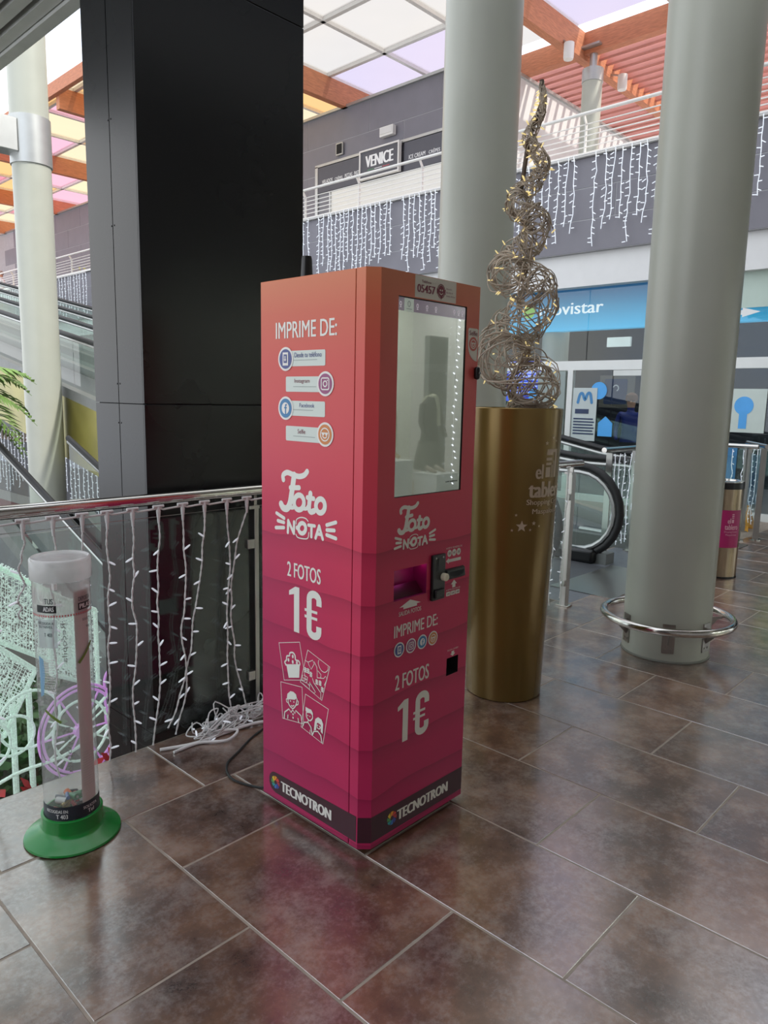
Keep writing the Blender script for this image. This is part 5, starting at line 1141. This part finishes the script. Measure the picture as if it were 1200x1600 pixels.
# ================================================================== LIT CARRIAGE DECORATION IN THE COURT
M_net = mat('white_light_net', (226, 234, 230), .5, var=.05, emit=.15, ecol=(225, 245, 235)); M_rope = mat('white_rope_light', (216, 232, 224), .45, var=.2, scale=60, emit=.2, ecol=(222, 245, 232)); M_purp = mat('violet_rope_light', (206, 150, 210), .45, var=.05, emit=.3, ecol=(205, 140, 220))
car = thing('light_carriage', (2.3, 6.4, -2.15), 'big festive carriage of white light nets and rope lights in the court below', 'decoration')
def net(p00, p10, p01, nu, nv, name='light_net'):
    A, B, D = Vector(p00), Vector(p10)-Vector(p00), Vector(p01)-Vector(p00); mb = MB(); rd = random.Random(nu)
    for i in range(nu+1):
        o_ = Vector((rd.uniform(-.01, .01), rd.uniform(-.01, .01), rd.uniform(-.01, .01))); mb.tube([A+B*i/nu+o_, A+B*i/nu+D*.5+o_*.5, A+B*i/nu+D], .0036, 4)
    for j in range(nv+1): mb.tube([A+D*j/nv, A+D*j/nv+B*.5, A+D*j/nv+B], .0036, 4)
    for i in range(nu*nv):
        p = A+B*rd.random()+D*rd.random(); e = Vector((rd.gauss(0, 1), rd.gauss(0, 1), rd.gauss(0, 1))).normalized()*.045; mb.tube([p, p+e], .0055, 4)
    obj(name, mb, M_net, car, kind='stuff')
    for a_, b_ in ((A, A+B), (A+B, A+B+D), (A+B+D, A+D), (A+D, A)): obj('rope_light', MB().tube([a_, b_], .02, 8), M_rope, car)
# canopy box of nets (corners from its own proportions)
net((1.86, 6.2, .22), (2.78, 6.5, -.43), (1.82, 6.2, -.4), 34, 22)
net((1.75, 6.15, -.33), (2.294, 6.2, -.85), (1.45, 6.1, -.82), 26, 22)
net((1.86, 6.2, .22), (2.78, 6.5, -.43), (1.7, 7.2, .35), 24, 20)
net((2.5, 6.4, -.25), (2.97, 6.5, -.52), (2.5, 6.4, -1.0), 18, 22)
for i, (x0, x1, z) in enumerate(((2.09, 2.06, -1.1), (2.225, 2.2, -1.0), (1.86, 1.84, -1.0), (2.72, 2.74, -1.0))): obj('rope_light', MB().tube([(x0, 6.2, z), (x1, 6.15, -2.14)], .026, 8), M_rope, car)
for i, (cx, cz, r_) in enumerate(((2.04, -1.32, .17), (1.8, -1.35, .22), (2.18, -1.22, .25))): obj('rope_light_ring', MB().tube([(cx+r_*math.cos(2*PI*k/28), 6.08, cz+r_*math.sin(2*PI*k/28)) for k in range(28)], .013, 7, closed=True), M_rope, car)
obj('rope_light', MB().tube(smooth2([(1.6, 6.0, -1.75), (2.0, 6.0, -1.62), (2.4, 6.0, -1.6), (2.7, 6.0, -1.5), (2.92, 6.0, -1.38)], 5), .015, 7), M_rope, car)
obj('rope_light', MB().tube([(2.6, 6.0, -1.35), (2.92, 6.0, -1.08)], .014, 7), M_rope, car)
WX, WZ = 2.57, -1.42
wh = obj('wheel', MB().tube([(WX, 5.97, WZ), (WX, 6.03, WZ)], .06, 16), M_purp, car, 'violet rope light wheel')
for r_, m in ((.36, M_purp), (.325, M_purp), (.24, M_rope)): obj('rim', MB().tube([(WX+r_*math.cos(2*PI*k/48), 6.0, WZ+1.15*r_*math.sin(2*PI*k/48)) for k in range(48)], .0125, 8, closed=True), m, wh)
for i in range(12):
    a_ = PI*i/6; obj('spoke', MB().tube([(WX+.06*math.cos(a_), 6.0, WZ+.06*math.sin(a_)), (WX+.33*math.cos(a_), 6.0, WZ+.36*math.sin(a_))], .009, 6), M_rope if i % 2 else M_purp, wh)
for i in range(3): obj('loop', MB().tube([(2.87+.075*math.cos(2*PI*k/24), 6.0, -1.05-.16*i+.12*math.sin(2*PI*k/24)) for k in range(24)], .0115, 7, closed=True), M_purp, car)
# lit fascia of this level across the court, dark red shop below
lf = struct('wall_court', MB().box(8.48, 8.545, 3.5, 46, -1.65, -.02), mat('court_fascia', (70, 72, 78), .6, var=.06))
struct('trim_10', MB().box(8.46, 8.72, 3.5, 46, -1.95, -1.65), mat('grey_soffit_edge', (128, 128, 126), .6))
struct('wall_court_shop', MB().box(9.2, 9.4, 3.4, 46, -3.3, -1.9), mat('dark_red_shop', (110, 24, 44), .5, var=.3))
SM2 = [strand_mesh(1.5+.2*(i % 3), 20+i, .009, .13, .07) for i in range(6)]
t = curtain('dense white light curtain on the court fascia behind the white column', 12.6, 30, 8.44, .3, step=.26, meshes=SM2)

# ================================================================== SHOP BEHIND THE VIEWER (mirrored in the screen)
struct('wall_south', MB().box(-5, 5.2, -3.4, -3.3, 0, 3.76).box(10.2, 10.3, -6, -3.3, 0, 3.76), M_pale)
struct('wall_boutique', MB().box(5.2, 10.2, -6, -5.9, 0, 3.76), mat('boutique_white', (226, 228, 216), .6, var=.03))
struct('window_9', MB().box(5.25, 10.15, -3.34, -3.33, .05, 3.0), M_shopg); struct('trim_11', MB().box(5.2, 10.2, -3.42, -3.3, 3.0, 3.76), M_pale)
t = thing('room_divider', (9.3, -4.6, 0), 'tall slate grey display panel in the boutique window, mirrored in the kiosk screen', 'panel'); obj('slab', MB().box(9.08, 9.55, -4.65, -4.55, .04, 2.5), mat('slate_board', (104, 110, 108), .6), t); obj('foot', MB().box(9.0, 9.62, -4.75, -4.45, 0, .04), M_alu, t)
for i, (x, y, h, lb) in enumerate(((7.75, -4.1, .62, 'white display plinth mirrored at the left of the kiosk screen'), (8.2, -3.62, .45, 'low white display plinth mirrored in the kiosk screen'), (8.95, -3.66, .36, 'wide white display plinth under the mannequin'))):
    t = thing('plinth', (x, y, 0), lb, 'plinth'); obj('top', MB().box(x-.25, x+.25, y-.22, y+.22, h-.02, h), M_frame, t); obj('block', MB().box(x-.24, x+.24, y-.21, y+.21, 0, h-.02), M_frame, t)
MX, MY = 8.72, -4.2
mn = thing('mannequin', (MX, MY, 0), 'headless boutique mannequin in a dark jacket, mirrored in the kiosk screen', 'mannequin')
obj('torso', MB().lathe([(.03, 1.62), (.05, 1.58), (.07, 1.52), (.17, 1.44), (.19, 1.3), (.15, 1.1), (.18, .9), (.19, .82), (0, .8)], MX, MY, 20).map(lambda x, y, z: (x, MY+(y-MY)*.6, z)), mat('dark_jacket', (50, 54, 52), .8, var=.2), mn)
obj('skirt', MB().lathe([(.17, .86), (.24, .5), (.23, .42), (0, .42)], MX, MY, 20), mat('grey_skirt', (96, 98, 90), .8, var=.15), mn)
obj('scarf', MB().tube(smooth2([(MX-.04, MY-.11, 1.3), (MX-.05, MY-.07, 1.5), (MX, MY+.09, 1.55), (MX+.05, MY+.11, 1.4), (MX+.07, MY+.12, 1.1)], 4), .03, 8), mat('pale_scarf', (206, 206, 180), .8), mn)
for s_ in (-1, 1): obj('arm', MB().tube([(MX+s_*.18, MY, 1.42), (MX+s_*.25, MY+.03, 1.15), (MX+s_*.24, MY+.13, .92)], [.05, .042, .03], 10), mat('dark_jacket', (50, 54, 52)), mn)
obj('stand', MB().tube([(MX, MY, .42), (MX, MY, .01)], .015, 8).lathe([(0, .02), (.16, .015), (.16, 0)], MX, MY, 20), M_alu, mn)
m2 = thing('bronze_figure', (7.85, -4.1, .62), 'bronze mannequin leg display, mirrored at the left of the kiosk screen', 'display')
obj('leg', MB().tube(smooth2([(7.76, -4.12, 2.1), (7.77, -4.12, 1.5), (7.79, -4.1, 1.15), (7.82, -4.12, .75), (7.88, -4.05, .65)], 5), [.03]*5+[.05]*5+[.045]*5+[.03]*6, 10), mat('bronze_gilt', (190, 146, 76), .35, .5), m2)
for i in range(2):
    x = 8.1+.2*i; sh = thing('shoe', (x, -3.6, .45), ('beige court shoe on the low plinth, left of its pair' if i == 0 else 'beige court shoe on the low plinth, right of its pair'), 'shoe', 'boutique shoes')
    obj('upper', MB().tube([(x, -3.72, .525), (x, -3.65, .495), (x, -3.57, .475), (x, -3.53, .466)], [.035, .035, .024, .012], 10), mat('beige_leather', (150, 134, 116), .4), sh); obj('heel', MB().tube([(x, -3.73, .505), (x, -3.735, .4505)], [.015, .006], 8), M_black, sh)
t = thing('window_garland', (8.12, -3.25, 0), 'vertical garland of tiny white lights on the boutique window', 'garland'); obj('wire', MB().tube([(8.12, -3.27, 3.0), (8.12, -3.27, .3)], .004, 5), M_wire, t)
for i in range(30): x = 8.12+random.uniform(-.05, .05); obj('led', MB().tube([(x, -3.27, 2.95-.09*i), (x+.01, -3.25, 2.93-.09*i)], .007, 5), M_lit, t)
for x in (6.2, 7.8, 9.4):
    t = thing('boutique_lamp', (x, -4.6, 3.7), 'square white ceiling lamp in the boutique', 'lamp', 'boutique ceiling lamps'); obj('panel', MB().box(x-.3, x+.3, -4.9, -4.3, 3.62, 3.66), mat('lamp_panel', (250, 250, 245)), t)
    l = bpy.data.lights.new('boutique_lamp_light', 'AREA'); l.size = .6; l.energy = 38; l.color = (1, .98, .92); lo = bpy.data.objects.new('boutique_lamp_light', l); C.objects.link(lo); lo.location = (x, -4.6, 3.6); lo.parent = t; lo.matrix_parent_inverse = Matrix.Translation(t.location).inverted()
